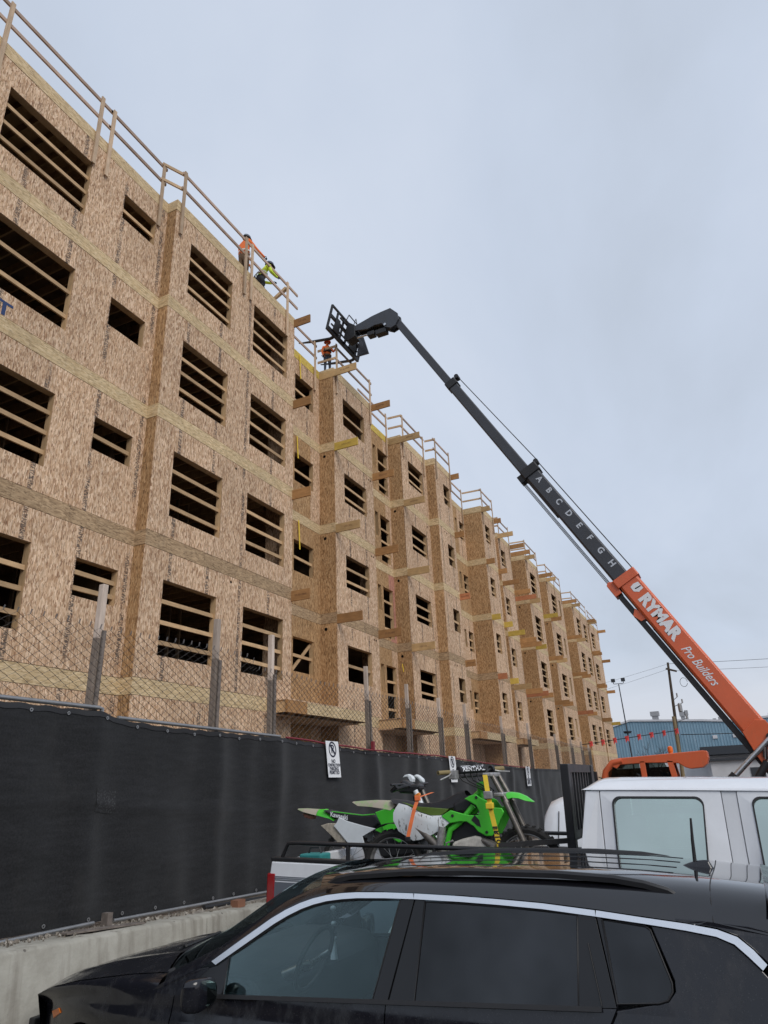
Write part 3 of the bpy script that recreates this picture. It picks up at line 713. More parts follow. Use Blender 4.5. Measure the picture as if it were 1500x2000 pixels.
# ------------------------------------------------------------------ telescopic handler
M['th_orange'] = paint('handler_orange', (.62, .112, .034), .42, .35, dirt=.25, dirtcol=(.30, .16, .10))
M['th_dark'] = paint('handler_dark_grey', (.030, .033, .042), .45, .25, dirt=.15, dirtcol=(.09, .085, .08))
M['th_black'] = simple('handler_black', (.012, .012, .014), .5)
M['white_letter'] = simple('white_lettering', (.72, .74, .78), .55, var=.03)
M['grey_letter'] = simple('grey_lettering', (.46, .50, .56), .55, var=.03)
M['cabglass'] = glass('cab_glass', (.14, .18, .16), .03)
M['hose'] = simple('hydraulic_hose', (.018, .018, .018), .55)
BYC = 18.9
BD = Vector((-.487, 0, .8734)); BN = Vector((.8734, 0, .487))
def bp(s, n, y=0.0): return BD * s + BN * n + Vector((0, BYC + y, 0))
th = Thing('telescopic_handler', (-.6, 18.9, ROAD), 'orange telescopic handler with its long boom raised to the roof', 'telehandler')
def section(s0, s1, n0, n1, w, name, mat, parent=None, chamf=.05):
    mb = MB(); c = chamf
    prof = [(n0, -w / 2 + c), (n0 + c, -w / 2), (n1 - c, -w / 2), (n1, -w / 2 + c), (n1, w / 2 - c), (n1 - c, w / 2), (n0 + c, w / 2), (n0, w / 2 - c)]
    mb.prism(prof, lambda n, y: bp(s0, n, y), lambda n, y: bp(s1, n, y))
    return th.put(mb, name, mat, parent=parent, bevel=.008)
b1 = section(.15, 6.92, 1.60, 2.16, .46, 'boom_base_section', 'th_orange')
b2 = section(4.0, 11.15, 1.58, 2.03, .37, 'boom_second_section', 'th_dark', chamf=.04)
b3 = section(9.5, 15.55, 1.54, 1.87, .29, 'boom_third_section', 'th_dark', chamf=.03)
b4 = section(14.0, 19.25, 1.56, 1.82, .22, 'boom_tip_section', 'th_dark', chamf=.02)
section(6.72, 6.97, 1.54, 2.22, .54, 'boom_collar', 'th_orange', chamf=.03)
c2 = section(11.0, 11.30, 1.53, 2.09, .46, 'boom_collar', 'th_black', chamf=.03)
c3 = section(15.40, 15.66, 1.52, 1.92, .36, 'boom_collar', 'th_black', chamf=.03)
for s, n in ((11.32, 2.13), (15.66, 2.0), (11.1, 1.45), (6.95, 1.44)):
    mb = MB(); mb.cyl(bp(s, n, -.12), bp(s, n, .12), .075, 14); th.put(mb, 'sheave', 'th_black', smooth=40)
mb = MB(); mb.prism([(11.0, 1.38), (11.25, 1.38), (11.25, 1.55), (11.0, 1.55)], lambda s, n: bp(s, n, -.14), lambda s, n: bp(s, n, .14)); th.put(mb, 'sheave_bracket', 'th_black')
mb = MB(); mb.prism([(6.6, 1.36), (6.98, 1.36), (7.04, 1.44), (6.98, 1.56), (6.6, 1.56)], lambda s, n: bp(s, n, -.2), lambda s, n: bp(s, n, .2)); th.put(mb, 'sheave_bracket', 'th_orange', bevel=.01)
mb = MB(); mb.prism([(5.72, 1.47), (5.95, 1.40), (6.08, 1.55), (5.9, 1.62), (5.7, 1.62)], lambda s, n: bp(s, n, -.16), lambda s, n: bp(s, n, .16)); th.put(mb, 'tube_clamp', 'th_orange')
for y in (-.07, .07):
    mb = MB(); mb.tube([bp(6.95, 2.20, y), bp(11.32, 2.17, y)], .011, 6); th.put(mb, 'lift_cable', 'hose')
    mb = MB(); mb.tube([bp(11.32, 2.19, y), bp(15.66, 2.03, y)], .009, 6); th.put(mb, 'lift_cable', 'hose')
for y, n in ((-.10, .0), (0.0, .035), (.10, .07)):
    mb = MB(); mb.tube([bp(6.95, 1.42 + n, y), bp(11.06, 1.40 + n, y)], .013, 6); th.put(mb, 'hydraulic_line', 'hose')
# dark hose tray under the base section
mb = MB(); mb.prism([(1.2, 1.44), (6.55, 1.40), (6.6, 1.54), (1.2, 1.585)], lambda s, n: bp(s, n, -.13), lambda s, n: bp(s, n, .13)); th.put(mb, 'hose_tray', 'th_black', bevel=.01)
for k in range(3):
    mb = MB(); mb.tube([bp(1.6, 1.60 + .012 * k, -.15 - .01 * k), bp(3.5, 1.59 + .01 * k, -.15 - .012 * k), bp(5.4, 1.575, -.14)], .010, 6); th.put(mb, 'hydraulic_hose', M['galv'] if k == 1 else 'hose')
# stiffener step and pin boss near the foot of the boom
mb = MB(); mb.prism([(.2, 1.50), (1.0, 1.47), (1.75, 1.50), (2.35, 1.60), (2.42, 2.0), (2.3, 2.175), (.2, 2.175)], lambda s, n: bp(s, n, -.255), lambda s, n: bp(s, n, .255)); th.put(mb, 'boom_foot_plate', 'th_orange', bevel=.012)
mb = MB(); mb.cyl(bp(1.95, 2.02, -.30), bp(1.95, 2.02, .30), .10, 20); th.put(mb, 'cylinder_pin_boss', 'th_black', smooth=40)
mb = MB(); mb.cyl(bp(1.95, 2.02, -.315), bp(1.95, 2.02, -.30), .055, 18); th.put(mb, 'cylinder_pin', 'steel', smooth=40)
p1_, p2_ = bp(1.95, 2.02, -.28), Vector((-.30, BYC - .28, 1.72))
dd = (p2_ - p1_)
mb = MB(); mb.cyl(p1_, p1_ + dd * .86, .062, 18); cyl = th.put(mb, 'lift_cylinder_rod', 'steel', smooth=40)
mb = MB(); mb.cyl(p1_ + dd * .80, p2_ + dd * .9, .105, 18); th.put(mb, 'lift_cylinder_barrel', 'th_black', smooth=40)
mb = MB(); mb.cyl((.98, BYC - .3, 2.55), (.55, BYC - .3, 2.05), .04, 14); th.put(mb, 'compensating_rod', 'steel', smooth=40)
mb = MB(); mb.cyl((.62, BYC - .3, 2.16), (.1, BYC - .3, 1.5), .085, 14); th.put(mb, 'compensating_cylinder', 'th_black', smooth=40)
for k in range(5):   # hoses looping over the boom foot
    mb = MB(); c = bp(1.5 + .05 * k, 1.6, -.29); mb.tube([c, bp(1.72 + .05 * k, 1.78, -.31), bp(1.85 + .05 * k, 2.15, -.30), bp(1.5 + .05 * k, 2.35, -.28)], .014, 7); th.put(mb, 'boom_foot_hose', M['galv'] if k % 2 else 'hose', smooth=60)
# lettering
yf = -.236
fb = lambda s0, n0, yy: (lambda u, v: tuple(bp(s0 - u, n0 + v, yy)))
text_mesh('RYMAR', .40, 'white_letter', 'company_name', fb(5.54, 1.90, yf), b1, bold=.026, sx=1.02, shear=0)
text_mesh('Pro Builders', .30, 'white_letter', 'company_script', fb(4.06, 1.86, yf), b1, bold=.003, shear=.5, sx=.74)
for k, ch in enumerate('ABCDEFGH'):
    text_mesh(ch, .24, 'grey_letter', 'reach_mark', fb(10.72 - .475 * k, 1.86, -.190), b2, bold=.008)
mb = MB(); mb.add([fb(6.48, 1.93, yf)(u, v) for u, v in ((-.09, .13), (.12, .13), (.14, -.02), (.05, -.12), (-.09, -.11), (-.12, 0))], [(0, 1, 2, 3, 4, 5)]); th.put(mb, 'logo_shield', 'white_letter', parent=b1)
mb = MB(); mb.add([fb(6.48, 1.93, yf - .003)(u, v) for u, v in ((.02, .12), (.045, .12), (.035, -.04), (.0, -.05))], [(0, 1, 2, 3)]); th.put(mb, 'logo_mark', 'ink', parent=b1)
# boom nose
mb = MB()
nose = [(-7.84, 17.95), (-8.12, 18.28), (-8.50, 18.25), (-8.88, 18.20), (-9.62, 18.02), (-9.68, 17.82), (-9.05, 17.70), (-8.80, 17.76), (-8.50, 17.74), (-8.34, 17.52), (-8.14, 17.40), (-7.96, 17.46), (-7.82, 17.68)]
for y in (-.17, .11):
    mb = MB(); mb.prism(nose, lambda x, z: (x, BYC + y, z), lambda x, z: (x, BYC + y + .06, z)); th.put(mb, 'nose_side_plate', 'th_dark', bevel=.008)
mb = MB(); mb.prism([(-7.9, 17.9), (-8.13, 18.22), (-9.5, 18.0), (-9.5, 17.85), (-8.2, 17.8)], lambda x, z: (x, BYC - .10, z), lambda x, z: (x, BYC + .10, z)); th.put(mb, 'nose_box', 'th_black')
mb = MB(); mb.cyl((-8.35, BYC - .21, 17.62), (-8.35, BYC + .21, 17.62), .05, 14); th.put(mb, 'nose_pin', 'steel', smooth=40)
mb = MB(); mb.cyl((-8.2, BYC - .02, 17.50), (-9.0, BYC - .02, 17.55), .075, 14); th.put(mb, 'tilt_cylinder', 'th_black', smooth=40)
mb = MB(); mb.cyl((-9.0, BYC - .02, 17.55), (-9.75, BYC - .02, 17.60), .038, 14); th.put(mb, 'tilt_rod', 'steel', smooth=40)
for (a, b, z0, z1) in ((-8.78, -8.35, 17.36, 17.56), (-9.12, -8.84, 17.42, 17.60)):
    mb = MB(); mb.box((a, BYC - .13, z0), (b, BYC + .13, z1)); th.put(mb, 'valve_block', 'th_black', bevel=.02)
# fork carriage: a tall frame leaning back, seen from below
def cg(u, h, dx=0.0): return Vector((-10.20 + .27 * h + dx, BYC + u, 17.52 + h))
def cbar(u0, h0, u1, h1, w, d, name, mat='th_black', dx=0.0):
    mb = MB(); mb.bar(cg(u0, h0, dx), cg(u1, h1, dx), d, w, up=(cg(0, 1) - cg(0, 0)).cross(Vector((0, 1, 0))) if abs(h1 - h0) > abs(u1 - u0) else cg(0, 1) - cg(0, 0)); return th.put(mb, name, mat, bevel=.008)
cbar(-1.2, .0, 1.2, .0, .16, .10, 'carriage_lower_bar'); cbar(-1.2, .50, 1.2, .50, .11, .09, 'carriage_middle_bar'); cbar(-1.2, .88, 1.2, .88, .07, .07, 'carriage_top_bar'); cbar(-1.0, .25, 1.0, .25, .05, .05, 'carriage_low_rail')
for u in (-1.18, -.74, -.3, .08, .5, 1.18): cbar(u, -.05, u, 0.9 if abs(u) > 1 else .86, .075 if abs(u) < 1 else .085, .06, 'carriage_upright')
cbar(-.62, .70, .5, .70, .06, .06, 'carriage_rail', dx=.06)
for (a, b) in ((-.95, -.5), (.25, .75)):
    mb = MB(); q = [cg(a, .02, .07), cg(b, .02, .07), cg(b - .1, .55, .07), cg(a + .1, .55, .07)]; q2 = [p + Vector((.03, 0, .0)) for p in q]
    mb.add(q + q2, [(0, 1, 2, 3), (7, 6, 5, 4), (0, 4, 5, 1), (1, 5, 6, 2), (2, 6, 7, 3), (3, 7, 4, 0)]); th.put(mb, 'carriage_plate', 'th_black')
mb = MB(); mb.prism([(-9.58, 17.55), (-9.58, 18.05), (-9.88, 18.30), (-10.08, 17.62), (-9.9, 17.45)], lambda x, z: (x, BYC - .20, z), lambda x, z: (x, BYC + .20, z)); th.put(mb, 'quick_coupler', 'th_black', bevel=.02)
mb = MB(); mb.prism([(-9.6, 17.5), (-9.85, 18.5), (-10.0, 18.3), (-10.12, 17.52)], lambda x, z: (x, BYC + .95, z), lambda x, z: (x, BYC + 1.0, z)); th.put(mb, 'carriage_gusset', 'th_dark')
mb = MB(); mb.tube([cg(-.28, .80, .1), cg(-.24, 1.02, .14), cg(.5, 1.02, .14), cg(.52, .78, .1)], .022, 8); th.put(mb, 'hose_guard', 'th_dark', smooth=60)
mb = MB(); mb.tube([cg(.1, .7, .2), cg(.0, .95, .32), cg(-.1, .82, .42), cg(-.05, .55, .5)], .014, 7); th.put(mb, 'carriage_hose', 'hose', smooth=60)
for u in (-.62, .98):
    mb = MB(); o_ = cg(u, .0, -.06)
    path = [cg(u, .55, -.06), cg(u, .0, -.06), o_ + Vector((-.04, 0, -.06)), o_ + Vector((-.14, 0, -.075)), o_ + Vector((-.9, 0, .06)), o_ + Vector((-1.50, 0, .19))]
    th_ = [.05, .055, .06, .055, .045, .012]; w_ = [.12, .12, .12, .12, .12, .07]; v = []
    for k, p in enumerate(path):
        t_ = (path[min(k + 1, 5)] - path[max(k - 1, 0)]).normalized(); nn = t_.cross(Vector((0, 1, 0)))
        for i, j in ((-1, -1), (1, -1), (1, 1), (-1, 1)): v.append(p + Vector((0, i * w_[k] / 2, 0)) + nn * (j * th_[k] / 2))
    f = [(0, 1, 2, 3), (23, 22, 21, 20)]
    for k in range(5):
        for j in range(4): f.append((k * 4 + j, (k + 1) * 4 + j, (k + 1) * 4 + (j + 1) % 4, k * 4 + (j + 1) % 4))
    mb.add(v, f); th.put(mb, 'fork', 'th_black', bevel=.006)
# cab on the near side
CY0, CY1 = 17.62, 18.50
roof = [(-2.66, 2.22), (-2.60, 2.32), (-2.48, 2.385), (-1.86, 2.41), (-.64, 2.455), (-.552, 2.44), (-.552, 2.30), (-.60, 2.17), (-.70, 2.10), (-.96, 2.085), (-1.06, 2.12), (-1.18, 2.21), (-1.40, 2.235), (-1.9, 2.255), (-2.45, 2.245), (-2.54, 2.16)]
mb = MB(); mb.prism(roof, lambda x, z: (x, CY0, z), lambda x, z: (x, CY1, z)); th.put(mb, 'cab_roof', 'th_orange', bevel=.015)
for y in (CY0 + .03, CY1 - .05):
    mb = MB(); mb.tube([(-2.94, y, 1.0), (-2.90, y, 1.85), (-2.80, y, 2.12), (-2.62, y, 2.30), (-2.40, y, 2.33)], .068, 10); th.put(mb, 'cab_front_pillar', 'th_orange', smooth=60)
    mb = MB(); mb.box((-2.02, y - .03, .9), (-1.90, y + .03, 2.30)); th.put(mb, 'cab_door_pillar', 'th_orange', bevel=.01)
    mb = MB(); mb.prism([(-1.42, 2.28), (-1.30, 2.26), (-1.22, 1.7), (-1.2, .9), (-1.32, .9), (-1.36, 1.8)], lambda x, z: (x, y - .03, z), lambda x, z: (x, y + .03, z)); th.put(mb, 'cab_rear_pillar', 'th_orange')
mb = MB(); mb.add([(-2.84, CY0 + .02, 1.25), (-2.03, CY0 + .02, 1.25), (-2.03, CY0 + .02, 2.28), (-2.5, CY0 + .02, 2.28), (-2.74, CY0 + .02, 2.1)], [(0, 1, 2, 3, 4)]); th.put(mb, 'door_glass', 'cabglass')
mb = MB(); mb.add([(-1.89, CY0 + .02, 1.25), (-1.36, CY0 + .02, 1.25), (-1.38, CY0 + .02, 2.0), (-1.5, CY0 + .02, 2.28), (-1.89, CY0 + .02, 2.28)], [(0, 1, 2, 3, 4)]); th.put(mb, 'quarter_glass', 'cabglass')
mb = MB(); mb.add([(-2.92, CY0 + .05, 1.2), (-2.92, CY1 - .07, 1.2), (-2.62, CY1 - .07, 2.28), (-2.62, CY0 + .05, 2.28)], [(0, 1, 2, 3)]); th.put(mb, 'windscreen', 'cabglass')
mb = MB(); mb.add([(-1.25, CY0 + .05, 1.2), (-1.25, CY1 - .07, 1.2), (-1.36, CY1 - .07, 2.2), (-1.36, CY0 + .05, 2.2)], [(0, 1, 2, 3)]); th.put(mb, 'rear_glass', 'cabglass')
mb = MB(); mb.box((-2.95, CY0, .35), (-1.15, CY1, 1.22)); th.put(mb, 'cab_lower_body', 'th_orange', bevel=.03)
mb = MB(); mb.box((-1.85, 17.85, 1.2), (-1.6, 18.3, 2.1)); mb2 = th.put(mb, 'operator_seat', 'th_black', bevel=.06)
mb = MB(); mb.box((-2.8, CY1 - .10, 1.2), (-1.3, CY1 - .06, 2.16)); th.put(mb, 'cab_inner_wall', 'th_black')
mb = MB(); mb.tube([(-2.45, 18.05, 1.5), (-2.40, 18.05, 1.68)], .02, 8); mb.lathe([(.15, -.012), (.17, 0), (.15, .012)], (-2.38, 18.05, 1.7), 'x', 18); th.put(mb, 'steering_wheel', 'th_black')
mb = MB(); mb.cyl((-1.33, 17.95, 2.42), (-1.33, 17.95, 2.47), .05, 14); mb.lathe([(.055, 0), (.06, .02), (.055, .10), (.03, .125), (.0, .13)], (-1.33, 17.95, 2.47), 'z', 14)
th.put(mb, 'warning_beacon', simple('amber_lens', (.75, .16, .02), .3), smooth=40)
mb = MB(); mb.tube([(-2.78, CY0 + .0, 1.9), (-2.95, CY0 - .16, 2.0)], .012, 6); mb.box((-3.03, CY0 - .28, 1.78), (-2.98, CY0 - .10, 2.12)); th.put(mb, 'mirror', 'th_black')
# chassis, engine cover, tower and wheels
mb = MB(); mb.prism([(-3.5, .45), (-3.4, .95), (-1.2, 1.0), (.2, 1.15), (2.3, 1.25), (2.55, .9), (2.4, .45)], lambda x, z: (x, 18.15, z), lambda x, z: (x, 19.75, z)); th.put(mb, 'chassis', 'th_dark', bevel=.03)
mb = MB(); mb.prism([(-1.1, .7), (-1.0, 1.35), (1.2, 1.45), (1.7, 1.3), (1.8, .7)], lambda x, z: (x, 19.3, z), lambda x, z: (x, 20.25, z)); th.put(mb, 'engine_cover', 'th_orange', bevel=.06)
for y in (-.40, .30):
    mb = MB(); mb.prism([(.7, 1.1), (1.0, 2.2), (1.35, 2.55), (1.75, 2.5), (2.2, 1.2)], lambda x, z: (x, BYC + y, z), lambda x, z: (x, BYC + y + .08, z)); th.put(mb, 'boom_tower_plate', 'th_orange', bevel=.015)
def tyre(thing, c, r, w, name='wheel', rim=.55, lugs=22):
    c = Vector(c); mb = MB()
    mb.lathe([(r * rim, -w * .42), (r * .72, -w / 2), (r * .90, -w * .48), (r * .96, -w * .36), (r * .965, 0), (r * .96, w * .36), (r * .90, w * .48), (r * .72, w / 2), (r * rim, w * .42)], c, 'y', 28)
    for k in range(lugs):
        a = 2 * math.pi * k / lugs; sg = 1 if k % 2 else -1
        d = Vector((math.cos(a), 0, math.sin(a)))
        mb.bar(c + d * r * .975 + Vector((0, sg * w * .04, 0)), c + d * r * .965 + Vector((0, sg * w * .46, 0)), r * .11, r * .06, up=d)
    t = thing.put(mb, name, 'rubber', smooth=35)
    mb = MB(); mb.lathe([(0.0, -w * .20), (r * .18, -w * .22), (r * .22, -w * .10), (r * .46, -w * .14), (r * .56, -w * .40), (r * .57, 0), (r * .56, w * .40), (r * .46, w * .14), (0.0, w * .14)], c, 'y', 24)
    thing.put(mb, 'rim', 'galv', parent=t, smooth=35)
    return t
for x in (-2.9, 1.3):
    for y in (17.75, 20.05): tyre(th, (x, y, ROAD + .66), .66, .45)
# motorbike outlines (x, z) in metres
BK = {
 'front_fender_top': [(-1.982,1.858),(-1.956,1.87),(-1.879,1.876),(-1.814,1.865),(-1.752,1.838),(-1.688,1.789)],
 'front_fender_bot': [(-1.96,1.793),(-1.925,1.809),(-1.866,1.824),(-1.81,1.818),(-1.748,1.795),(-1.688,1.788)],
 'shroud': [(-2.288,1.837),(-2.232,1.861),(-2.177,1.872),(-2.123,1.836),(-2.072,1.814),(-2.03,1.758),(-1.946,1.752),(-1.927,1.718),(-1.966,1.661),(-2.011,1.588),(-2.055,1.528),(-2.111,1.528),(-2.183,1.566),(-2.217,1.608),(-2.281,1.647),(-2.349,1.65),(-2.439,1.637),(-2.524,1.697),(-2.43,1.746),(-2.333,1.719),(-2.257,1.701),(-2.17,1.697),(-2.153,1.723),(-2.181,1.779),(-2.227,1.806)],
 'plate': [(-2.946,1.819),(-2.852,1.794),(-2.741,1.734),(-2.63,1.701),(-2.524,1.703),(-2.449,1.642),(-2.517,1.597),(-2.663,1.531),(-2.746,1.507),(-2.818,1.499),(-2.878,1.534),(-2.959,1.578),(-3.012,1.674),(-3.008,1.736),(-2.98,1.78)],
 'seat_top': [(-3.068,1.858),(-2.948,1.843),(-2.789,1.813),(-2.653,1.809),(-2.516,1.839),(-2.389,1.891),(-2.317,1.906)],
 'seat_bot': [(-3.015,1.82),(-2.919,1.795),(-2.813,1.769),(-2.667,1.752),(-2.523,1.753),(-2.42,1.767),(-2.273,1.833)],
 'seat_stripe': [(-2.928,1.831),(-2.763,1.784),(-2.609,1.771),(-2.454,1.756),(-2.486,1.727),(-2.543,1.7),(-2.634,1.702),(-2.745,1.738),(-2.856,1.797)],
 'headtube': [(-2.167,1.961),(-2.168,1.847)],
 'frame_down': [(-2.225,1.774),(-2.364,1.64),(-2.458,1.584),(-2.509,1.45)],
 'rear_frame': [(-2.715,1.524),(-2.629,1.447)],
 'fork_up': [(-2.032,2.03),(-1.949,1.873)],
 'fork_mid': [(-1.994,1.887),(-1.884,1.691)],
 'fork_low': [(-1.947,1.801),(-1.835,1.56),(-1.789,1.455)],
 'grips': [(-2.582,2.059),(-2.472,2.059),(-2.039,2.098),(-1.952,2.088)],
 'pad': [(-2.348,2.071),(-2.127,2.061),(-2.355,2.049),(-2.346,2.093)],
 'engine': [(-2.451,1.46),(-2.42,1.485),(-2.339,1.509),(-2.222,1.531),(-2.156,1.519),(-2.113,1.478),(-2.106,1.457)],
 'cyl_si': [(-2.525,1.604),(-2.56,1.474)],
 'fwheel': [(-1.856,1.357),(-1.826,1.605),(-1.655,1.445)],
 'lever': [(-2.459,2.026),(-2.515,1.979)],
 'ystrap': [(-2.035,2.017),(-2.015,1.89),(-1.993,1.698),(-1.957,1.472)],
 'ostrap': [(-2.725,1.863),(-2.747,1.769),(-2.817,1.532)],
 'rear_fender': [(-3.496,1.844),(-3.382,1.848),(-3.246,1.85),(-3.09,1.841),(-3.022,1.795),(-3.062,1.753),(-3.16,1.769),(-3.271,1.786),(-3.429,1.8)],
 'rwheel': [(-3.12,1.464),(-3.105,1.768),(-3.228,1.734)],
 'b2_fender': [(-4.678,1.777),(-4.574,1.776),(-4.395,1.762),(-4.314,1.763),(-4.234,1.72),(-4.168,1.655),(-4.274,1.668),(-4.395,1.697),(-4.574,1.739)],
 'b2_seat': [(-4.314,1.76),(-4.193,1.735),(-3.983,1.709),(-3.803,1.689),(-3.651,1.696),(-3.611,1.598),(-3.695,1.553),(-3.858,1.587),(-4.037,1.637),(-4.168,1.678)],
 'b2_plate': [(-4.148,1.594),(-4.108,1.63),(-4.081,1.681),(-3.966,1.637),(-3.79,1.593),(-3.629,1.558),(-3.793,1.483),(-3.771,1.417),(-3.971,1.419),(-4.059,1.506)],
 'b2_green': [(-3.647,1.545),(-3.547,1.583),(-3.436,1.497),(-3.527,1.494)],
 'b2_light': [(-4.615,1.729),(-4.477,1.699),(-4.484,1.662),(-4.58,1.685)],
 'b2_guardA': [(-3.197,2.051),(-3.166,2.077),(-3.13,2.083),(-3.096,2.067),(-3.074,2.036),(-3.082,2.001),(-3.111,2.012),(-3.137,2.058),(-3.173,2.055)],
 'b2_guardB': [(-3.341,2.065),(-3.301,2.09),(-3.264,2.072),(-3.216,2.032),(-3.213,1.994),(-3.256,2.007),(-3.285,2.046),(-3.316,2.053)],
 'b2_dash': [(-3.402,1.937),(-3.374,1.983),(-3.322,2.039),(-3.274,2.016),(-3.215,1.982),(-3.117,1.989),(-3.109,1.937),(-3.208,1.889),(-3.354,1.899)],
 'b2_bar': [(-3.22,1.9),(-3.147,1.897),(-3.187,1.837)],
 'b2_amber': [(-3.167,1.872),(-3.111,1.901),(-3.095,1.87),(-3.151,1.841)],
 'b2_fork': [(-3.099,1.906),(-3.023,1.797)],
 'b2_wheel': [(-4.172,1.447),(-4.329,1.616)],
 'b2_rtail': [(-4.335,1.611),(-4.275,1.626),(-4.142,1.618),(-4.236,1.562),(-4.093,1.456),(-4.237,1.51)],
}
# ------------------------------------------------------------------ white crew cab pickup with two motorbikes in its bed
M['white_paint'] = paint('white_vehicle_paint', (.74, .76, .80), .30, .8, dirt=.10, dirtcol=(.40, .40, .40))
M['grey_paint'] = paint('slate_lower_paint', (.105, .12, .15), .4, .5)
M['truck_glass'] = glass('green_tinted_glass', (.20, .32, .26), .50, .03, refl=(.76, .86, .79), wob=.25)
M['dark_glass'] = glass('dark_glass', (.10, .12, .12), .10)
M['red_lens'] = simple('red_tail_lens', (.27, .006, .010), .18, coat=.8)
M['seat_in'] = simple('vehicle_seat_cloth', (.05, .052, .058), .9)
M['steel_black'] = simple('satin_black_steel', (.014, .014, .016), .42)
TY0, TY1 = 6.05, 8.02; TYC = (TY0 + TY1) / 2
tk = Thing('pickup_truck', (-1.2, TYC, ROAD), 'white crew cab pickup truck carrying two motorbikes in its bed', 'pickup truck')
mir = lambda y: 2 * TYC - y
def both(fn, name, mat, **k):
    r = None
    for s in (0, 1):
        mb = MB(); fn(mb)
        if s: mb.v = [(x, mir(y), z) for x, y, z in mb.v]
        o = tk.put(mb, name, mat, **k); r = r or o
    return r
def tside(z): return TY0 if z < 1.30 else TY0 + (z - 1.30) * .17
def tp(poly, off=0.0, th_=.03):
    def fn(mb): mb.prism(poly, lambda x, z: (x, tside(z) + off, z), lambda x, z: (x, tside(z) + off + th_, z))
    return fn
# bed
BZ = .90
both(tp([(-4.17, .55), (-4.17, 1.10), (-4.15, 1.255), (-1.30, 1.255), (-1.30, .55), (-1.85, .55), (-1.98, .80), (-2.25, .98), (-2.6, .98), (-2.87, .80), (-3.0, .55)], 0, .05), 'bed_side', 'white_paint', bevel=.012)
both(tp([(-4.165, .62), (-4.165, 1.085), (-1.31, 1.085), (-1.31, .84), (-2.0, .84), (-2.25, .995), (-2.6, .995), (-2.87, .84), (-3.02, .62)], -.004, .012), 'two_tone_panel', 'grey_paint')
for k in range(3): both(lambda mb: mb.box((-4.16, TY0 - .006, 1.10 + .014 * k), (-1.31, TY0 - .001, 1.106 + .014 * k)), 'pin_stripe', 'grey_paint')
both(lambda mb: mb.box((-4.16, TY0 + .0, 1.257), (-1.28, TY0 + .10, 1.290)), 'bed_rail_cap', 'steel_black', bevel=.008)
mb = MB(); mb.box((-4.10, TY0 + .06, BZ - .04), (-1.30, TY1 - .06, BZ)); tk.put(mb, 'bed_floor', 'steel_black')
mb = MB(); mb.box((-1.33, TY0 + .06, BZ), (-1.29, TY1 - .06, 1.27)); tk.put(mb, 'bed_front_wall', 'white_paint')
mb = MB(); mb.box((-4.17, TY0 + .10, .62), (-4.11, TY1 - .10, 1.25)); tk.put(mb, 'tailgate', 'white_paint', bevel=.015)
both(lambda mb: mb.prism([(TY0 - .008, .88), (TY0 - .008, 1.155), (TY0 + .13, 1.155), (TY0 + .13, .88)], lambda y, z: (-4.19, y, z), lambda y, z: (-4.10, y, z)), 'tail_light', 'red_lens', bevel=.012)
mb = MB(); mb.prism([(-4.42, .42), (-4.42, .60), (-4.20, .62), (-4.20, .42)], lambda x, z: (x, TY0, z), lambda x, z: (x, TY1, z)); tk.put(mb, 'rear_bumper', 'chrome', bevel=.02)
# black side racks over the bed rails
for s in (0, 1):
    f = (lambda y: y) if s == 0 else mir
    mb = MB(); mb.tube([(-4.06, f(TY0 + .05), 1.29), (-4.00, f(TY0 + .05), 1.405), (-3.9, f(TY0 + .05), 1.415), (-1.35, f(TY0 + .05), 1.418)], .019, 8); r = tk.put(mb, 'side_rack_bar', 'steel_black', smooth=50)
    for x in (-3.35, -2.5, -1.5):
        mb = MB(); mb.cyl((x, f(TY0 + .05), 1.29), (x, f(TY0 + .05), 1.41), .02, 8); tk.put(mb, 'rack_post', 'steel_black')
# headache rack
RX = -1.40
mb = MB(); mb.box((RX - .035, 6.50, 1.20), (RX + .035, 6.60, 2.085)); tk.put(mb, 'rack_upright', 'steel_black', bevel=.006)
mb = MB(); mb.box((RX - .035, 7.62, 1.20), (RX + .035, 7.72, 2.085)); tk.put(mb, 'rack_upright', 'steel_black', bevel=.006)
for z in (2.05, 1.50): mb = MB(); mb.box((RX - .025, 6.6, z - .035), (RX + .025, 7.62, z + .035)); tk.put(mb, 'rack_crossbar', 'steel_black')
for k in range(7): mb = MB(); y = 6.72 + .13 * k; mb.box((RX - .012, y, 1.50), (RX + .012, y + .04, 2.03)); tk.put(mb, 'rack_slat', 'steel_black')
mb = MB(); mb.bar((RX, 6.52, 1.47), (-1.95, 6.2, 1.44), .03, .04); tk.put(mb, 'rack_brace', 'steel_black')
# cab sides: body with window openings built as border strips
def rr(x0, z0, x1, z1, r, sk=0.0, n=5):   # rounded quad, sk shifts the top
    c = [(x0 + r, z0 + r, 180, 270), (x1 - r, z0 + r, 270, 360), (x1 - r + sk, z1 - r, 0, 90), (x0 + r + sk * 0, z1 - r, 90, 180)]
    return [(cx_ + r * math.cos(R_(a + (b - a) * k / n)), cz + r * math.sin(R_(a + (b - a) * k / n))) for cx_, cz, a, b in c for k in range(n + 1)]
def ring(outer, inner, off, th_):
    def fn(mb):
        n = len(inner); o = outer
        v = [(x, tside(z) + off, z) for x, z in o] + [(x, tside(z) + off, z) for x, z in inner] + [(x, tside(z) + off + th_, z) for x, z in inner]
        mb.add(v, [(i, (i + 1) % n, n + (i + 1) % n, n + i) for i in range(n)] + [(n + i, n + (i + 1) % n, 2 * n + (i + 1) % n, 2 * n + i) for i in range(n)])
    return fn
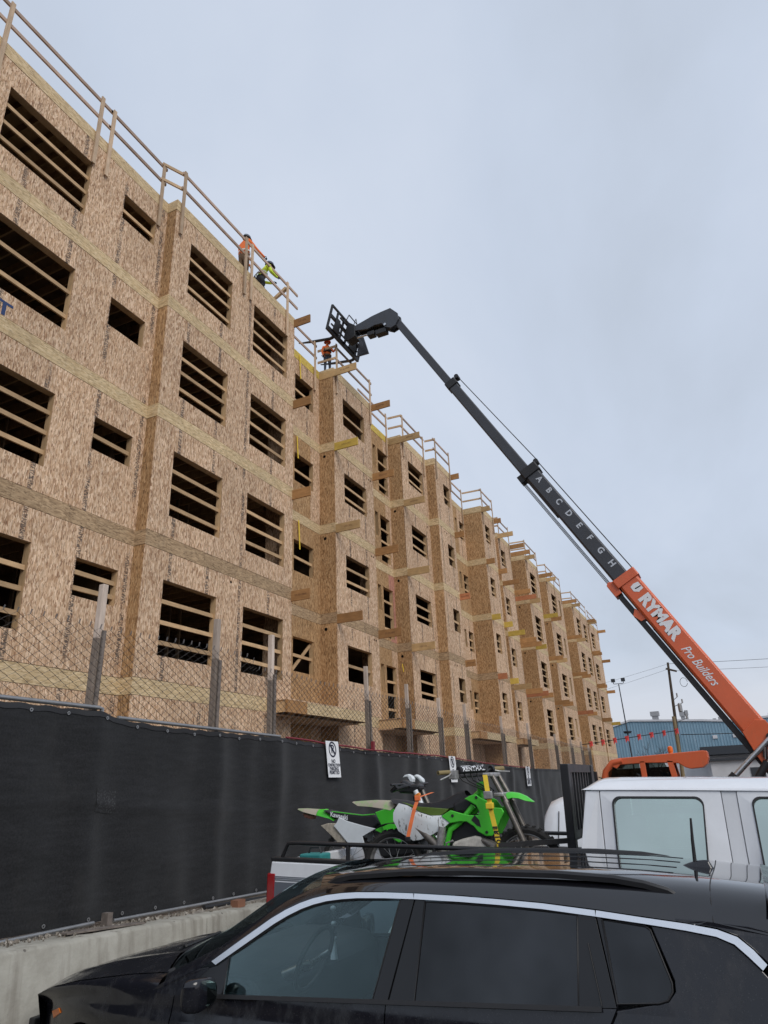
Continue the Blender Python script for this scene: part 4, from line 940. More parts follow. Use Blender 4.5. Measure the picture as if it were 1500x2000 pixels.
def door(x0, x1, z0, z1, gx0, gx1, gz0, gz1, sk, name):
    inner = rr(gx0, gz0, gx1, gz1, .06, sk)
    outer = rr(x0, z0, x1, z1, .02, 0)
    d = both(ring(outer, inner, 0, .045), name, 'white_paint', smooth=40)
    both(ring(rr(gx0 - .012, gz0 - .012, gx1 + .012, gz1 + .012, .06, sk), inner, -.006, .02), 'window_seal', 'black_mat')
    both(lambda mb: mb.add([(x, tside(z) + .022, z) for x, z in rr(gx0 - .005, gz0 - .005, gx1 + .005, gz1 + .005, .06, sk)], [tuple(range(24))]), 'window_glass', 'truck_glass')
    return d
door(-1.055, -.165, .62, 1.873, -.955, -.335, 1.30, 1.818, .03, 'rear_door')
door(-.055, 1.02, .62, 1.873, .045, .93, 1.30, 1.818, -.25, 'front_door')
both(tp([(-1.235, .62), (-1.235, 1.45), (-1.17, 1.873), (-1.06, 1.873), (-1.06, .62)], 0, .05), 'cab_corner', 'white_paint', bevel=.01)
both(tp([(-.160, .62), (-.160, 1.873), (-.060, 1.873), (-.060, .62)], .004, .05), 'door_post', 'white_paint')
both(lambda mb: mb.box((-.9, TY0 - .03, 1.13), (-.74, TY0 - .002, 1.17)), 'door_handle', 'chrome', bevel=.008)
both(lambda mb: mb.box((.02, TY0 - .03, 1.13), (.18, TY0 - .002, 1.17)), 'door_handle', 'chrome', bevel=.008)
mb = MB(); mb.prism([(-1.25, .50), (-1.25, .61), (1.05, .61), (1.05, .50)], lambda x, z: (x, TY0 + .02, z), lambda x, z: (x, TY1 - .02, z)); tk.put(mb, 'rocker', 'grey_paint')
# roof: lofted with rounded edges
def roof_pt(u, v):
    x = -1.20 + 2.0 * u; w = abs(2 * v - 1); hw = (TY1 - TY0) / 2 - .085
    y = TYC + (2 * v - 1) * hw
    z = 1.878 + .092 * (1 - w ** 7) * (1 - max(0, (.09 - u) / .09) ** 2.2 * .95) - .02 * u * u
    return (x + .045 * (1 - w ** 7) * (1 if u < .5 else 0) * 0, y, z)
mb = MB(); mb.grid(roof_pt, 40, 40); tk.put(mb, 'roof', 'white_paint', smooth=60)
both(lambda mb: mb.tube([(-1.12, tside(1.877) + .004, 1.877), (.85, tside(1.877) + .004, 1.874)], .012, 6), 'drip_rail', 'white_paint')
mb = MB(); mb.add([(-1.235, TY0 + .06, .62), (-1.235, TY1 - .06, .62), (-1.17, TY1 - .13, 1.885), (-1.17, TY0 + .13, 1.885), (-1.225, TY0 + .22, 1.38), (-1.225, TY1 - .22, 1.38), (-1.19, TY1 - .26, 1.78), (-1.19, TY0 + .26, 1.78)],
              [(0, 1, 5, 4), (1, 2, 6, 5), (2, 3, 7, 6), (3, 0, 4, 7)]); tk.put(mb, 'cab_back', 'white_paint')
mb = MB(); mb.add([(-1.215, TY0 + .22, 1.38), (-1.215, TY1 - .22, 1.38), (-1.18, TY1 - .26, 1.78), (-1.18, TY0 + .26, 1.78)], [(0, 1, 2, 3)]); tk.put(mb, 'back_glass', 'truck_glass')
mb = MB(); mb.add([(1.16, TY0 + .06, 1.27), (1.16, TY1 - .06, 1.27), (.80, TY1 - .15, 1.87), (.80, TY0 + .15, 1.87)], [(0, 1, 2, 3)]); tk.put(mb, 'windscreen', 'truck_glass')
mb = MB(); mb.prism([(1.02, .62), (1.02, 1.25), (1.2, 1.27), (2.35, 1.20), (2.52, 1.10), (2.55, .62), (2.2, .55), (2.08, .82), (1.8, .98), (1.5, .82), (1.38, .55)], lambda x, z: (x, TY0, z), lambda x, z: (x, TY1, z)); tk.put(mb, 'front_clip', 'white_paint', bevel=.04)
mb = MB(); mb.box((2.54, TY0 + .1, .75), (2.58, TY1 - .1, 1.08)); tk.put(mb, 'grille', 'chrome', bevel=.01)
both(lambda mb: mb.box((2.55, TY0 + .12, .80), (2.595, TY0 + .40, 1.03)), 'headlight', 'white_sign', bevel=.01)
mb = MB(); mb.box((2.5, TY0 - .02, .42), (2.72, TY1 + .02, .64)); tk.put(mb, 'front_bumper', 'chrome', bevel=.03)
mb = MB(); mb.box((-1.15, TY0 + .1, .5), (1.0, TY1 - .1, .72)); tk.put(mb, 'cab_floor', 'black_mat')
for x in (-.75, .35):
    mb = MB(); mb.box((x - .25, TY0 + .2, .8), (x + .25, TY1 - .2, 1.08)); mb.box((x - .33, TY0 + .2, 1.0), (x - .17, TY1 - .2, 1.62)); tk.put(mb, 'bench_seat', 'seat_in', bevel=.05)
mb = MB(); mb.box((.8, TY0 + .1, .95), (1.12, TY1 - .1, 1.27)); tk.put(mb, 'dashboard', 'seat_in', bevel=.04)
both(lambda mb: (mb.tube([(.95, TY0 - .01, 1.33), (.98, TY0 - .2, 1.38)], .014, 6), mb.box((.93, TY0 - .34, 1.28), (1.0, TY0 - .16, 1.62))), 'side_mirror', 'black_mat')
for x in (-2.43, 1.79):
    for y in (TY0 + .15, TY1 - .15): tyre(tk, (x, y, ROAD + .42), .42, .28, lugs=30)
tk.e.rotation_euler = (0, math.atan(.035), 0); tk.e.location.x -= .062

# ------------------------------------------------------------------ motorbikes
M['bike_green'] = paint('motorbike_green', (.060, .53, .030), .38, .3, dirt=.16, dirtcol=(.26, .25, .17))
M['bike_mud'] = paint('muddy_green', (.36, .32, .255), .7, .0, dirt=.75, dirtcol=(.10, .40, .04))
m_ = NT('scuffed_white'); n_ = m_.noise(m_.P((55, 55, 6)), 1.0, 4, .65, .4); k_ = m_.noise(m_.P((9, 9, 9)), 1.0, 3, .6); n_ = m_.math('MULTIPLY', n_, m_.ramp(k_, (.40, .75), (.62, 1.12))); c_ = m_.ramp(n_, (.52, (.72, .76, .78)), (.60, (.66, .69, .70)), (.66, (.13, .12, .11)))
sx_ = m_.n('ShaderNodeSeparateXYZ'); m_.l(m_.P(obj=False), sx_.inputs[0])
m_.col(c_); m_.rough(.45); M['bike_white'] = m_.m
M['bike_white_clean'] = simple('white_plastic', (.66, .70, .73), .4, var=.06)
M['bike_seat'] = simple('motorbike_seat_vinyl', (.014, .014, .017), .6)
M['bike_alu'] = simple('worn_aluminium', (.42, .41, .40), .45, metal=.7, var=.3, scale=20)
M['bike_fork'] = simple('dusty_fork', (.16, .145, .13), .42, metal=.6, var=.35, scale=25)
M['bike_case'] = simple('dusty_case', (.52, .49, .44), .7, var=.3, scale=22)
M['gold_grip'] = simple('worn_tan_grip', (.22, .17, .075), .75)
M['mud'] = simple('dry_mud', (.36, .32, .26), .95, var=.35, scale=30)
M['olive'] = simple('olive_panel', (.105, .17, .025), .6)
def plate(t, poly, y, th_, name, mat, bevel=.008, parent=None, bow=0.0):
    cx_ = sum(p[0] for p in poly) / len(poly); cz = sum(p[1] for p in poly) / len(poly); rm = max(math.hypot(p[0] - cx_, p[1] - cz) for p in poly)
    mb = MB(); n = len(poly)
    v = [(x, y, z) for x, z in poly] + [(cx_ + (x - cx_) * .72, y - bow, cz + (z - cz) * .72) for x, z in poly] if bow else [(x, y, z) for x, z in poly]
    if bow:
        f = [(i, (i + 1) % n, n + (i + 1) % n, n + i) for i in range(n)] + [tuple(range(n, 2 * n))]
        mb.add(v, f); return t.put(mb, name, mat, parent=parent, smooth=55, solid=th_)
    mb.prism(poly, lambda x, z: (x, y - th_ / 2, z), lambda x, z: (x, y + th_ / 2, z)); return t.put(mb, name, mat, parent=parent, bevel=bevel)
def moto_wheel(t, c, r, w, name, steer=0.0):
    c = Vector(c); mb = MB()
    mb.lathe([(r * .78, -w * .38), (r * .88, -w * .5), (r * .95, -w * .40), (r * .965, 0), (r * .95, w * .40), (r * .88, w * .5), (r * .78, w * .38)], c, 'y', 36)
    for k in range(34):
        a = 2 * math.pi * k / 34; d = Vector((math.cos(a), 0, math.sin(a)))
        for o in ((-.28, .28) if k % 2 else (-.5, 0, .5)):
            p = c + d * r * (.955 - .05 * abs(o)) + Vector((0, o * w * .8, 0)); mb.bar(p, p + d * r * .055, .022, .02, up=(0, 1, 0))
    ty = t.put(mb, name, 'rubber', smooth=35)
    mb = MB(); mb.lathe([(r * .80, -w * .3), (r * .76, -w * .32), (r * .73, 0), (r * .76, w * .32), (r * .80, w * .3)], c, 'y', 32); t.put(mb, 'rim', 'bike_alu', parent=ty, smooth=40)
    mb = MB(); mb.cyl(c + Vector((0, -w * .7, 0)), c + Vector((0, w * .7, 0)), r * .11, 14); t.put(mb, 'hub', 'bike_alu', parent=ty, smooth=40)
    for k in range(18):
        a = 2 * math.pi * k / 18; d = Vector((math.cos(a), 0, math.sin(a))); e_ = Vector((math.cos(a + .5), 0, math.sin(a + .5)))
        mb = MB(); mb.tube([c + d * r * .1 + Vector((0, (k % 2 - .5) * w, 0)), c + e_ * r * .75], .002, 4); t.put(mb, 'spoke', 'bike_alu', parent=ty)
    return ty
ZB = .955
def moto(Y, near):
    pass
Y1 = 6.5
b1_ = Thing('motorbike', (-2.6, Y1, ZB), 'green and white motocross bike nearest us in the pickup bed', 'motorbike', 'motorbikes in the pickup bed')
ft, fb2 = BK['front_fender_top'], BK['front_fender_bot']
def fender(t, top, bot, y, w, name, mat):
    mb = MB(); n = len(top)
    def pt(u, v):
        k = u * (n - 1); i = min(int(k), n - 2); f = k - i
        a = Vector(top[i]).lerp(Vector(top[i + 1]), f); b = Vector(bot[i]).lerp(Vector(bot[i + 1]), f); s = 2 * v - 1; ww = w * (1 - .55 * u ** 2)
        p = a.lerp(b, abs(s) ** 3 * .9)
        return (p.x, y + s * ww / 2, p.y)
    mb.grid(pt, 20, 12); return t.put(mb, name, mat, smooth=60, solid=.006)
fender(b1_, ft, fb2, Y1, .15, 'front_fender', 'bike_green')
rf = BK['rear_fender']
fender(b1_, [rf[4], rf[3], rf[2], rf[1], rf[0]], [rf[5], (-3.16, 1.769), rf[7], rf[8], (-3.495, 1.838)], Y1, .19, 'rear_fender', 'bike_mud')
for s in (-1, 1):
    plate(b1_, BK['shroud'], Y1 + s * .14, .02, 'radiator_shroud', 'bike_green', bevel=.007)
    plate(b1_, BK['plate'], Y1 + s * .135, .008, 'number_plate', 'bike_white', bow=.012 * (1 if s < 0 else -1))
    plate(b1_, BK['seat_stripe'], Y1 + s * .115, .012, 'seat_side_panel', 'olive')
    o = b1_.put(MB().tube([(BK['frame_down'][0][0], Y1 + s * .09, BK['frame_down'][0][1])] + [(x, Y1 + s * .10, z) for x, z in BK['frame_down'][1:]] + [(-2.53, Y1 + s * .10, 1.30)], .026, 8), 'frame_tube', 'bike_green', smooth=60)
    b1_.put(MB().tube([(x, Y1 + s * .08, z) for x, z in BK['rear_frame']] + [(-2.9, Y1 + s * .08, 1.66)][:0] + [(-2.55, Y1 + s * .09, 1.36)], .015, 8), 'rear_subframe', 'bike_green', smooth=60)
    b1_.put(MB().tube([(-2.035, Y1 + s * .10 + .02, 2.04), (-1.905, Y1 + s * .10, 1.79)], .022, 10), 'fork_stanchion', 'bike_fork', smooth=60)
    b1_.put(MB().tube([(-1.925, Y1 + s * .10, 1.81), (-1.80, Y1 + s * .10, 1.50), (-1.75, Y1 + s * .10, 1.30)], .026, 10), 'fork_leg', 'bike_fork', smooth=60)
    for (xx, zz) in ((-2.17, 1.845), (-2.41, 1.70), (-2.10, 1.56)):
        b1_.put(MB().cyl((xx, Y1 + s * .152, zz), (xx, Y1 + s * .156, zz), .013, 10), 'shroud_bolt', 'black_mat')
    b1_.put(MB().prism([(-2.235, 1.66), (-2.185, 1.615), (-2.15, 1.60), (-2.16, 1.66), (-2.20, 1.70)], lambda x, z: (x, Y1 + s * .151, z), lambda x, z: (x, Y1 + s * .153, z)), 'shroud_vent', 'black_mat')
b1_.put(MB().tube([(BK['headtube'][0][0], Y1, 1.97), (-2.13, Y1, 1.83)], .05, 12), 'steering_head', 'bike_green', smooth=60)
b1_.put(MB().tube([(-2.16, Y1, 1.90), (-2.4, Y1, 1.72), (-2.6, Y1, 1.55)], .03, 8), 'frame_spine', 'bike_green', smooth=60)
for z, x in ((2.03, -2.05), (1.86, -1.96)):
    b1_.put(MB().box((x - .05, Y1 - .14, z - .018), (x + .04, Y1 + .14, z + .018)), 'triple_clamp', 'bike_alu', bevel=.01)
st_, sb_ = BK['seat_top'], BK['seat_bot']
mb = MB(); mb.grid(lambda u, v: (lambda k: (lambda i: (lambda f: (lambda a, b, s: (a.lerp(b, abs(s) ** 4).x, Y1 + s * (.115 - .03 * u), a.lerp(b, abs(s) ** 4).y))(Vector(st_[i]).lerp(Vector(st_[i + 1]), f), Vector(sb_[i]).lerp(Vector(sb_[i + 1]), f), 2 * v - 1))(k - i))(min(int(k), 5)))(u * 6), 24, 14)
b1_.put(mb, 'seat', 'bike_seat', smooth=60)
plate(b1_, [(-2.43, 1.80), (-2.27, 1.87), (-2.20, 1.80), (-2.29, 1.72), (-2.42, 1.70)], Y1, .2, 'tank', 'bike_seat', bevel=.03)
plate(b1_, [(-2.45, 1.70), (-2.15, 1.70), (-2.06, 1.55), (-2.10, 1.36), (-2.45, 1.36), (-2.5, 1.5)], Y1, .16, 'engine_block', 'th_black', bevel=.02)
plate(b1_, BK['engine'] + [(-2.13, 1.36), (-2.25, 1.29), (-2.4, 1.33)], Y1 - .11, .05, 'engine_cover', 'bike_case', bevel=.02)
b1_.put(MB().cyl((-2.525, Y1 - .13, 1.61), (-2.565, Y1 - .13, 1.44), .035, 14), 'shock_reservoir', 'bike_alu', smooth=40)
b1_.put(MB().tube([(-2.17, Y1 - .1, 1.50), (-2.05, Y1 - .13, 1.45), (-2.12, Y1 - .14, 1.30), (-2.4, Y1 - .12, 1.28), (-2.7, Y1 - .12, 1.55), (-2.95, Y1 - .10, 1.70)], [.03, .055, .055, .04, .035, .045], 12), 'exhaust_pipe', 'bike_fork', smooth=60)
b1_.put(MB().tube([(-2.46, Y1 - .17, 1.37), (-2.47, Y1 - .2, 1.48), (-2.40, Y1 - .21, 1.50)], .009, 6), 'kick_lever', 'bike_alu')
b1_.put(MB().tube([(-2.5, Y1 - .1, 1.36), (-3.1, Y1 - .13, 1.30)], .03, 8), 'swingarm', 'bike_alu', smooth=60)
moto_wheel(b1_, (-1.80, Y1, ZB + .33), .325, .085, 'front_wheel')
moto_wheel(b1_, (-3.08, Y1, ZB + .32), .32, .115, 'rear_wheel')
mb = MB(); mb.grid(lambda u, v: (-3.08 + .36 * math.cos(R_(20 + 95 * u)), Y1 + (v - .5) * .15, ZB + .33 + .36 * math.sin(R_(20 + 95 * u))), 10, 4); b1_.put(mb, 'inner_mudguard', 'th_black', smooth=60, solid=.005)
# handlebar, turned to the right
HA, HB = Vector((-2.44, 6.14, 2.062)), Vector((-2.05, 6.86, 2.085)); hd = (HB - HA)
hp = lambda t, dz=0: HA + hd * t + Vector((0, 0, dz))
b1_.put(MB().tube([hp(0), hp(.22, .0), hp(.33, -.045), hp(.67, -.045), hp(.78), hp(1)], .012, 8), 'handlebar', 'steel_black', smooth=60)
b1_.put(MB().tube([hp(0), hp(.17)], .020, 10), 'grip', 'gold_grip', smooth=60); b1_.put(MB().tube([hp(.84), hp(1)], .024, 10), 'grip', 'gold_grip', smooth=60)
pad = b1_.put(MB().tube([hp(.30, .012), hp(.70, .012)], .034, 12), 'bar_pad', 'ink', smooth=60)
un = hd.normalized(); pn = Vector((un.y, -un.x, 0)).normalized(); pu = un.cross(pn); pu = -pu if pu.z < 0 else pu
def on_pad(a0): return lambda u, v: tuple(hp(.5, .012) + un * u + pn * (.0362 * math.cos(a0 + v / .036)) + pu * (.0362 * math.sin(a0 + v / .036)))
text_mesh('RENTHAL', .056, 'white_letter', 'pad_lettering', on_pad(R_(8)), pad, bold=.0015, sx=1.15)
text_mesh('RENTHAL', .056, 'white_letter', 'pad_lettering', on_pad(R_(84)), pad, bold=.0015, sx=1.15)
b1_.put(MB().tube([hp(.2), hp(.16) + Vector((.02, -.06, -.03)), hp(.02) + Vector((.03, -.07, -.06))], .007, 6), 'brake_lever', 'bike_alu')
b1_.put(MB().tube([hp(.8), hp(.86) + Vector((.05, -.02, -.02)), hp(1.02) + Vector((.06, -.03, -.03))], .007, 6), 'clutch_lever', 'bike_alu')
b1_.put(MB().box(hp(.19) + Vector((-.02, -.03, -.06)), hp(.24) + Vector((.03, .03, .015))), 'master_cylinder', 'bike_alu', bevel=.006)
b1_.put(MB().tube([hp(.8), hp(.83)], .036, 12), 'throttle_housing', 'steel_black', smooth=50)
for k in range(4):
    b1_.put(MB().tube([hp(.28 + .1 * k, -.02), hp(.35 + .08 * k, -.08) + Vector((.02, -.05, 0)), (-2.12 + .03 * k, Y1 - .06, 1.90), (-2.15, Y1, 1.78)], .007, 6), 'cable', 'hose', smooth=60)
# tie-down straps
def strap(name, label, pts, w, mat, txt=None):
    t = Thing(name, pts[-1], label, 'strap', 'ratchet straps holding the motorbikes'); mb = MB()
    pts = [Vector(p) for p in pts]; v = []
    for p in pts: v += [p + Vector((-w / 2, 0, 0)), p + Vector((w / 2, 0, 0)), p + Vector((w / 2, .004, 0)), p + Vector((-w / 2, .004, 0))]
    f = []
    for k in range(len(pts) - 1):
        for j in range(4): f.append((k * 4 + j, (k + 1) * 4 + j, (k + 1) * 4 + (j + 1) % 4, k * 4 + (j + 1) % 4))
    f += [(0, 1, 2, 3), tuple(len(v) - 4 + j for j in (3, 2, 1, 0))]; mb.add(v, f); web = t.put(mb, 'webbing', mat); return t, web
sy, wb = strap('tie_down_strap', 'yellow ratchet strap from the handlebar of the near motorbike', [(-2.055, 6.30, 2.03), (-2.035, 6.27, 1.90), (-2.01, 6.25, 1.72), (-1.965, 6.24, 1.47), (-1.95, 6.24, 1.30)], .042, 'strap_y')
sy.put(MB().box((-2.065, 6.235, 1.83), (-1.99, 6.275, 1.895)), 'ratchet_buckle', 'bike_alu', bevel=.006)
sy.put(MB().box((-2.05, 6.225, 1.75), (-1.985, 6.27, 1.80)), 'ratchet_pawl', 'strap_y', bevel=.006)
for k, ch in enumerate('ERIC'): text_mesh(ch, .062, 'ink', 'strap_lettering', lambda u, v: (-1.985 + .0075 * k - v * .9, 6.2385, 1.60 - .036 * k + u * -.8 + v * 0), wb, bold=.003)
so, wo = strap('tie_down_strap', 'orange ratchet strap hanging across the white number plate', [(-2.70, 6.62, 1.90), (-2.715, 6.30, 1.865), (-2.745, 6.26, 1.77), (-2.78, 6.245, 1.65), (-2.815, 6.24, 1.535)], .036, 'strap_o')
so.put(MB().box((-2.84, 6.225, 1.50), (-2.79, 6.25, 1.54)), 'hook', 'steel_black', bevel=.006); so.put(MB().box((-2.745, 6.275, 1.835), (-2.69, 6.30, 1.88)), 'cam_buckle', 'strap_o', bevel=.006)
# the second bike, behind and farther left
Y2 = 7.35
b2_ = Thing('motorbike', (-3.7, Y2, ZB), 'lower green and white motorbike with handguards behind the near one', 'motorbike', 'motorbikes in the pickup bed')
q = BK['b2_fender']
fender(b2_, [q[5], q[4], q[3], q[2], q[1], q[0]], [(-4.17, 1.64), (-4.22, 1.66), q[6], q[7], q[8], (-4.675, 1.770)], Y2, .20, 'rear_fender', 'bike_green')
mud = fender(b2_, [q[2], q[1], q[0]], [q[7], q[8], (-4.675, 1.770)], Y2, .206, 'fender_mud', 'bike_mud')
plate(b2_, BK['b2_light'], Y2, .10, 'tail_light', simple('muddy_tail_light', (.30, .13, .09), .7, var=.5, scale=40))
plate(b2_, BK['b2_seat'], Y2, .22, 'seat', 'bike_seat', bevel=.05)
text_mesh('Kawasaki', .066, 'white_letter', 'seat_lettering', lambda u, v: (-4.09 + u * .9, Y2 - .113, 1.692 - u * .17 + v), b2_.e, b2_.loc, bold=.002)
b2_.put(MB().tube([(-4.19, Y2 - .1, 1.74), (-3.98, Y2 - .11, 1.715), (-3.80, Y2 - .11, 1.693), (-3.65, Y2 - .1, 1.70)], .006, 6), 'seat_piping', 'bike_green')
for s in (-1, 1):
    plate(b2_, BK['b2_plate'], Y2 + s * .13, .010, 'side_plate', 'bike_white_clean')
    plate(b2_, BK['b2_green'], Y2 + s * .12, .012, 'side_fairing', 'bike_green')
    plate(b2_, [(-3.62, 1.72), (-3.3, 1.80), (-3.05, 1.75), (-3.1, 1.5), (-3.35, 1.42), (-3.5, 1.5)], Y2 + s * .15, .02, 'radiator_shroud', 'bike_green')
    b2_.put(MB().tube([(-3.16, Y2 + s * .09, 1.92), (-2.95, Y2 + s * .09, 1.45), (-2.87, Y2 + s * .09, 1.26)], .028, 8), 'fork_leg', 'bike_white_clean' if s < 0 else 'bike_fork', smooth=60)
plate(b2_, [(-4.24, 1.62), (-4.14, 1.62), (-4.0, 1.45), (-4.04, 1.36), (-4.2, 1.50), (-4.33, 1.60)], Y2 - .10, .03, 'mud_flap', 'mud')
plate(b2_, [(-3.7, 1.55), (-3.2, 1.62), (-3.15, 1.3), (-3.6, 1.26)], Y2, .2, 'engine_block', 'th_black', bevel=.03)
moto_wheel(b2_, (-4.05, Y2, ZB + .30), .30, .11, 'rear_wheel'); moto_wheel(b2_, (-2.85, Y2, ZB + .32), .32, .08, 'front_wheel')
b2_.put(MB().tube([(-3.30, Y2 - .40, 1.985), (-3.26, Y2 - .15, 1.985), (-3.2, Y2, 1.94), (-3.20, Y2 + .15, 1.985), (-3.22, Y2 + .40, 1.99)], .013, 8), 'handlebar', 'steel_black', smooth=60)
for s in (-1, 1):
    c = Vector((-3.18 if s < 0 else -3.22, Y2 + s * .28, 2.03))
    plate(b2_, BK['b2_guardA' if s < 0 else 'b2_guardB'], Y2 + s * .30, .07, 'handguard', 'bike_white_clean', bevel=.02)
    b2_.put(MB().tube([(c.x - .06, c.y - .1, c.z - .06), (c.x - .13, c.y - .08, c.z - .10), (c.x - .03, c.y + .1, c.z - .06)], .022, 8), 'guard_bracket', 'steel_black', smooth=60)
plate(b2_, BK['b2_dash'], Y2, .16, 'handlebar_cowl', 'steel_black', bevel=.03)
plate(b2_, BK['b2_amber'], Y2 - .1, .05, 'indicator', simple('amber_plastic', (.70, .22, .02), .35), bevel=.01)
plate(b2_, [(-3.215, 1.86), (-3.15, 1.88), (-3.13, 1.70), (-3.2, 1.70)], Y2, .09, 'steering_head', 'steel_black')
# load lying on the bed floor
rng = random.Random(9)
for nm, lb, p, s, mt in (('toolbox', 'small teal toolbox on the bed floor under the motorbikes', (-3.86, 6.35, BZ + .12), (.12, .10, .16), simple('teal_plastic', (.03, .22, .22), .5)),
                         ('spare_tyre', 'dusty spare tyre lying in the pickup bed near the tailgate', None, None, None)):
    if p:
        mb = MB(); mb.box((p[0] - s[0], p[1] - s[1], ZB), (p[0] + s[0], p[1] + s[1], p[2] + s[2] + .22)); t = Thing(nm, (p[0], p[1], ZB), lb, 'toolbox'); t.put(mb, 'box', mt, bevel=.015); t.put(MB().tube([(p[0] - .07, p[1], p[2] + s[2] + .22), (p[0] - .05, p[1], p[2] + s[2] + .27), (p[0] + .05, p[1], p[2] + s[2] + .27), (p[0] + .07, p[1], p[2] + s[2] + .22)], .010, 6), 'handle', 'black_mat')
    else:
        t = Thing(nm, (-3.75, 6.9, ZB), lb, 'tyre'); mb = MB(); mb.lathe([(.18, 0), (.30, .0), (.36, .05), (.37, .14), (.36, .24), (.30, .29), (.18, .28), (.17, .14), (.18, 0)], (-3.75, 6.6, ZB + .01), 'z', 28); t.put(mb, 'tyre_body', 'rubber', smooth=40)
# ------------------------------------------------------------------ white van beyond the pickup
vn = Thing('cargo_van', (-.2, 10, ROAD), 'white van seen behind the black rack of the pickup', 'van')
VY0, VY1 = 9.0, 10.9
def van_pt(u, v):
    x = -2.27 + 4.6 * u; t_ = v; 
    pr = [(0, .25), (-.01, .9), (.02, 1.25), (.10, 1.60), (.22, 1.74), (.5, 1.775)]
    return None
prof = [(VY0, .25), (VY0 - .01, .9), (VY0 + .02, 1.28), (VY0 + .10, 1.58), (VY0 + .17, 1.70), (VY0 + .32, 1.765), (VY0 + .95, 1.785)]
prof = prof + [(VY0 + VY1 - y, z) for y, z in prof[-2::-1]]
mb = MB(); xs = [(-2.30, .72, .0), (-2.27, .90, 0), (-2.20, .965, 0), (-2.08, .995, 0), (-1.9, 1, 0), (.9, 1, 0), (1.3, .9, 0), (2.3, .62, 0)]
for x, s, _ in xs:
    for y, z in prof: mb.v.append((x, 9.95 + (y - 9.95) * (.90 + .1 * s), .25 + (z - .25) * s if z > 1.0 else z))
n = len(prof)
for i in range(len(xs) - 1):
    for j in range(n - 1): mb.f.append((i * n + j, (i + 1) * n + j, (i + 1) * n + j + 1, i * n + j + 1))
mb.f.append(tuple(range(n))); mb.f.append(tuple((len(xs) - 1) * n + j for j in range(n))); mb.mi = [0] * len(mb.f)
vn.put(mb, 'body', 'white_paint', smooth=35)
for x0, x1 in ((-1.97, -1.25), (-1.15, -.2), (-.1, .85)):
    mb = MB(); mb.add([(x0, VY0 + .022, 1.28), (x1, VY0 + .022, 1.28), (x1, VY0 + .105, 1.60), (x0 + .06, VY0 + .105, 1.60)], [(0, 1, 2, 3)]); vn.put(mb, 'side_window', 'dark_glass')
    mb = MB(); mb.add([(x0 + .0, VY0 + .035, 1.28), (x1, VY0 + .035, 1.28), (x1, VY0 + .118, 1.60), (x0 + .06, VY0 + .118, 1.60)], [(0, 1, 2, 3)]); vn.put(mb, 'window_backing', 'black_mat')
for x in (-2.1, -1.2, -.15): mb = MB(); mb.tube([(x, VY0 - .008, .4), (x, VY0 - .012, .9), (x, VY0 + .018, 1.28), (x + .03, VY0 + .102, 1.61)], .006, 5); vn.put(mb, 'panel_gap', 'black_mat')
for x in (-1.5, 1.5):
    for y in (9.1, 10.8): tyre(vn, (x, y, ROAD + .34), .34, .22)
# ------------------------------------------------------------------ black SUV in the foreground
M['suv_paint'] = paint('black_pearl_paint', (.0085, .0090, .0130), .10, 0.12, dirt=.20, dirtcol=(.080, .080, .085), spots=.22)
M['suv_gloss'] = simple('piano_black_trim', (.006, .006, .007), .12, var=.05)
M['suv_front_glass'] = glass('clear_blue_glass', (.88, .97, .97), -.012, refl=(.80, .95, .97), wob=.03)
M['suv_dark_glass'] = glass('privacy_glass', (.035, .037, .042), -.035, wob=.10)  # noise-varied reflectance imitates a cloudy reflection in these panes
M['suv_roof'] = simple('black_roof_gloss', (.006, .006, .008), .08, var=.03, coat=.8)
M['trim_in'] = simple('cabin_trim', (.022, .024, .028), .75)
M['mirror_g'] = simple('mirror_glass', (.10, .12, .12), .06, metal=1.0)
M['seat_suv'] = simple('grey_seat_leather', (.15, .155, .165), .7)
M['liner'] = simple('headliner', (.42, .42, .41), .9)
M['amber'] = simple('amber_marker', (.70, .17, .015), .3)
SYC = 4.77
sv = Thing('parked_suv', (-2.35, SYC, ROAD), 'black SUV with bright window trim parked in the foreground', 'SUV')
def ysurf(x, z):
    y = 3.87 + (z - .86) * .32 if z > .86 else 3.87 - .04 * min(1, (.86 - z) / .2)
    if z < .5: y += (.5 - z) * .12
    if x < -3.4: y += .28 * ((-3.4 - x) / 1.25) ** 2.2
    if x > -.7: y += .12 * (x + .7) ** 2
    return y
smir = lambda y: 2 * SYC - y
def sboth(fn, name, mat, **k):
    r = None
    for s in (0, 1):
        mb = MB(); fn(mb)
        if s: mb.v = [(p[0], smir(p[1]), p[2]) for p in mb.v]
        o = sv.put(mb, name, mat, **k); r = r or o
    return r
def spoly(poly, off=0.0, th_=.012):
    """a panel on the side surface, filled as strips so that it follows the curve"""
    def fn(mb): mb.prism(poly, lambda x, z: (x, ysurf(x, z) + off, z), lambda x, z: (x, ysurf(x, z) + off + th_, z))
    return fn
def strip(top, bot, off=0.0, n=None):
    def fn(mb):
        k = len(top); v = []
        for (a, b), (c, d) in zip(top, bot): v += [(a, ysurf(a, b) + off, b), (c, ysurf(c, d) + off, d)]
        mb.add(v, [(2 * i, 2 * i + 2, 2 * i + 3, 2 * i + 1) for i in range(k - 1)])
    return fn
CT = [(-3.115, 1.021), (-2.945, 1.122), (-2.73, 1.249), (-2.64, 1.293), (-2.548, 1.329), (-2.46, 1.355), (-2.366, 1.374), (-2.26, 1.386), (-2.16, 1.392), (-1.98, 1.394), (-1.797, 1.392), (-1.518, 1.384), (-1.30, 1.374), (-1.062, 1.361), (-.791, 1.337), (-.557, 1.312), (-.373, 1.292), (-.242, 1.272), (-.16, 1.244), (-.103, 1.196), (-.056, 1.143)]
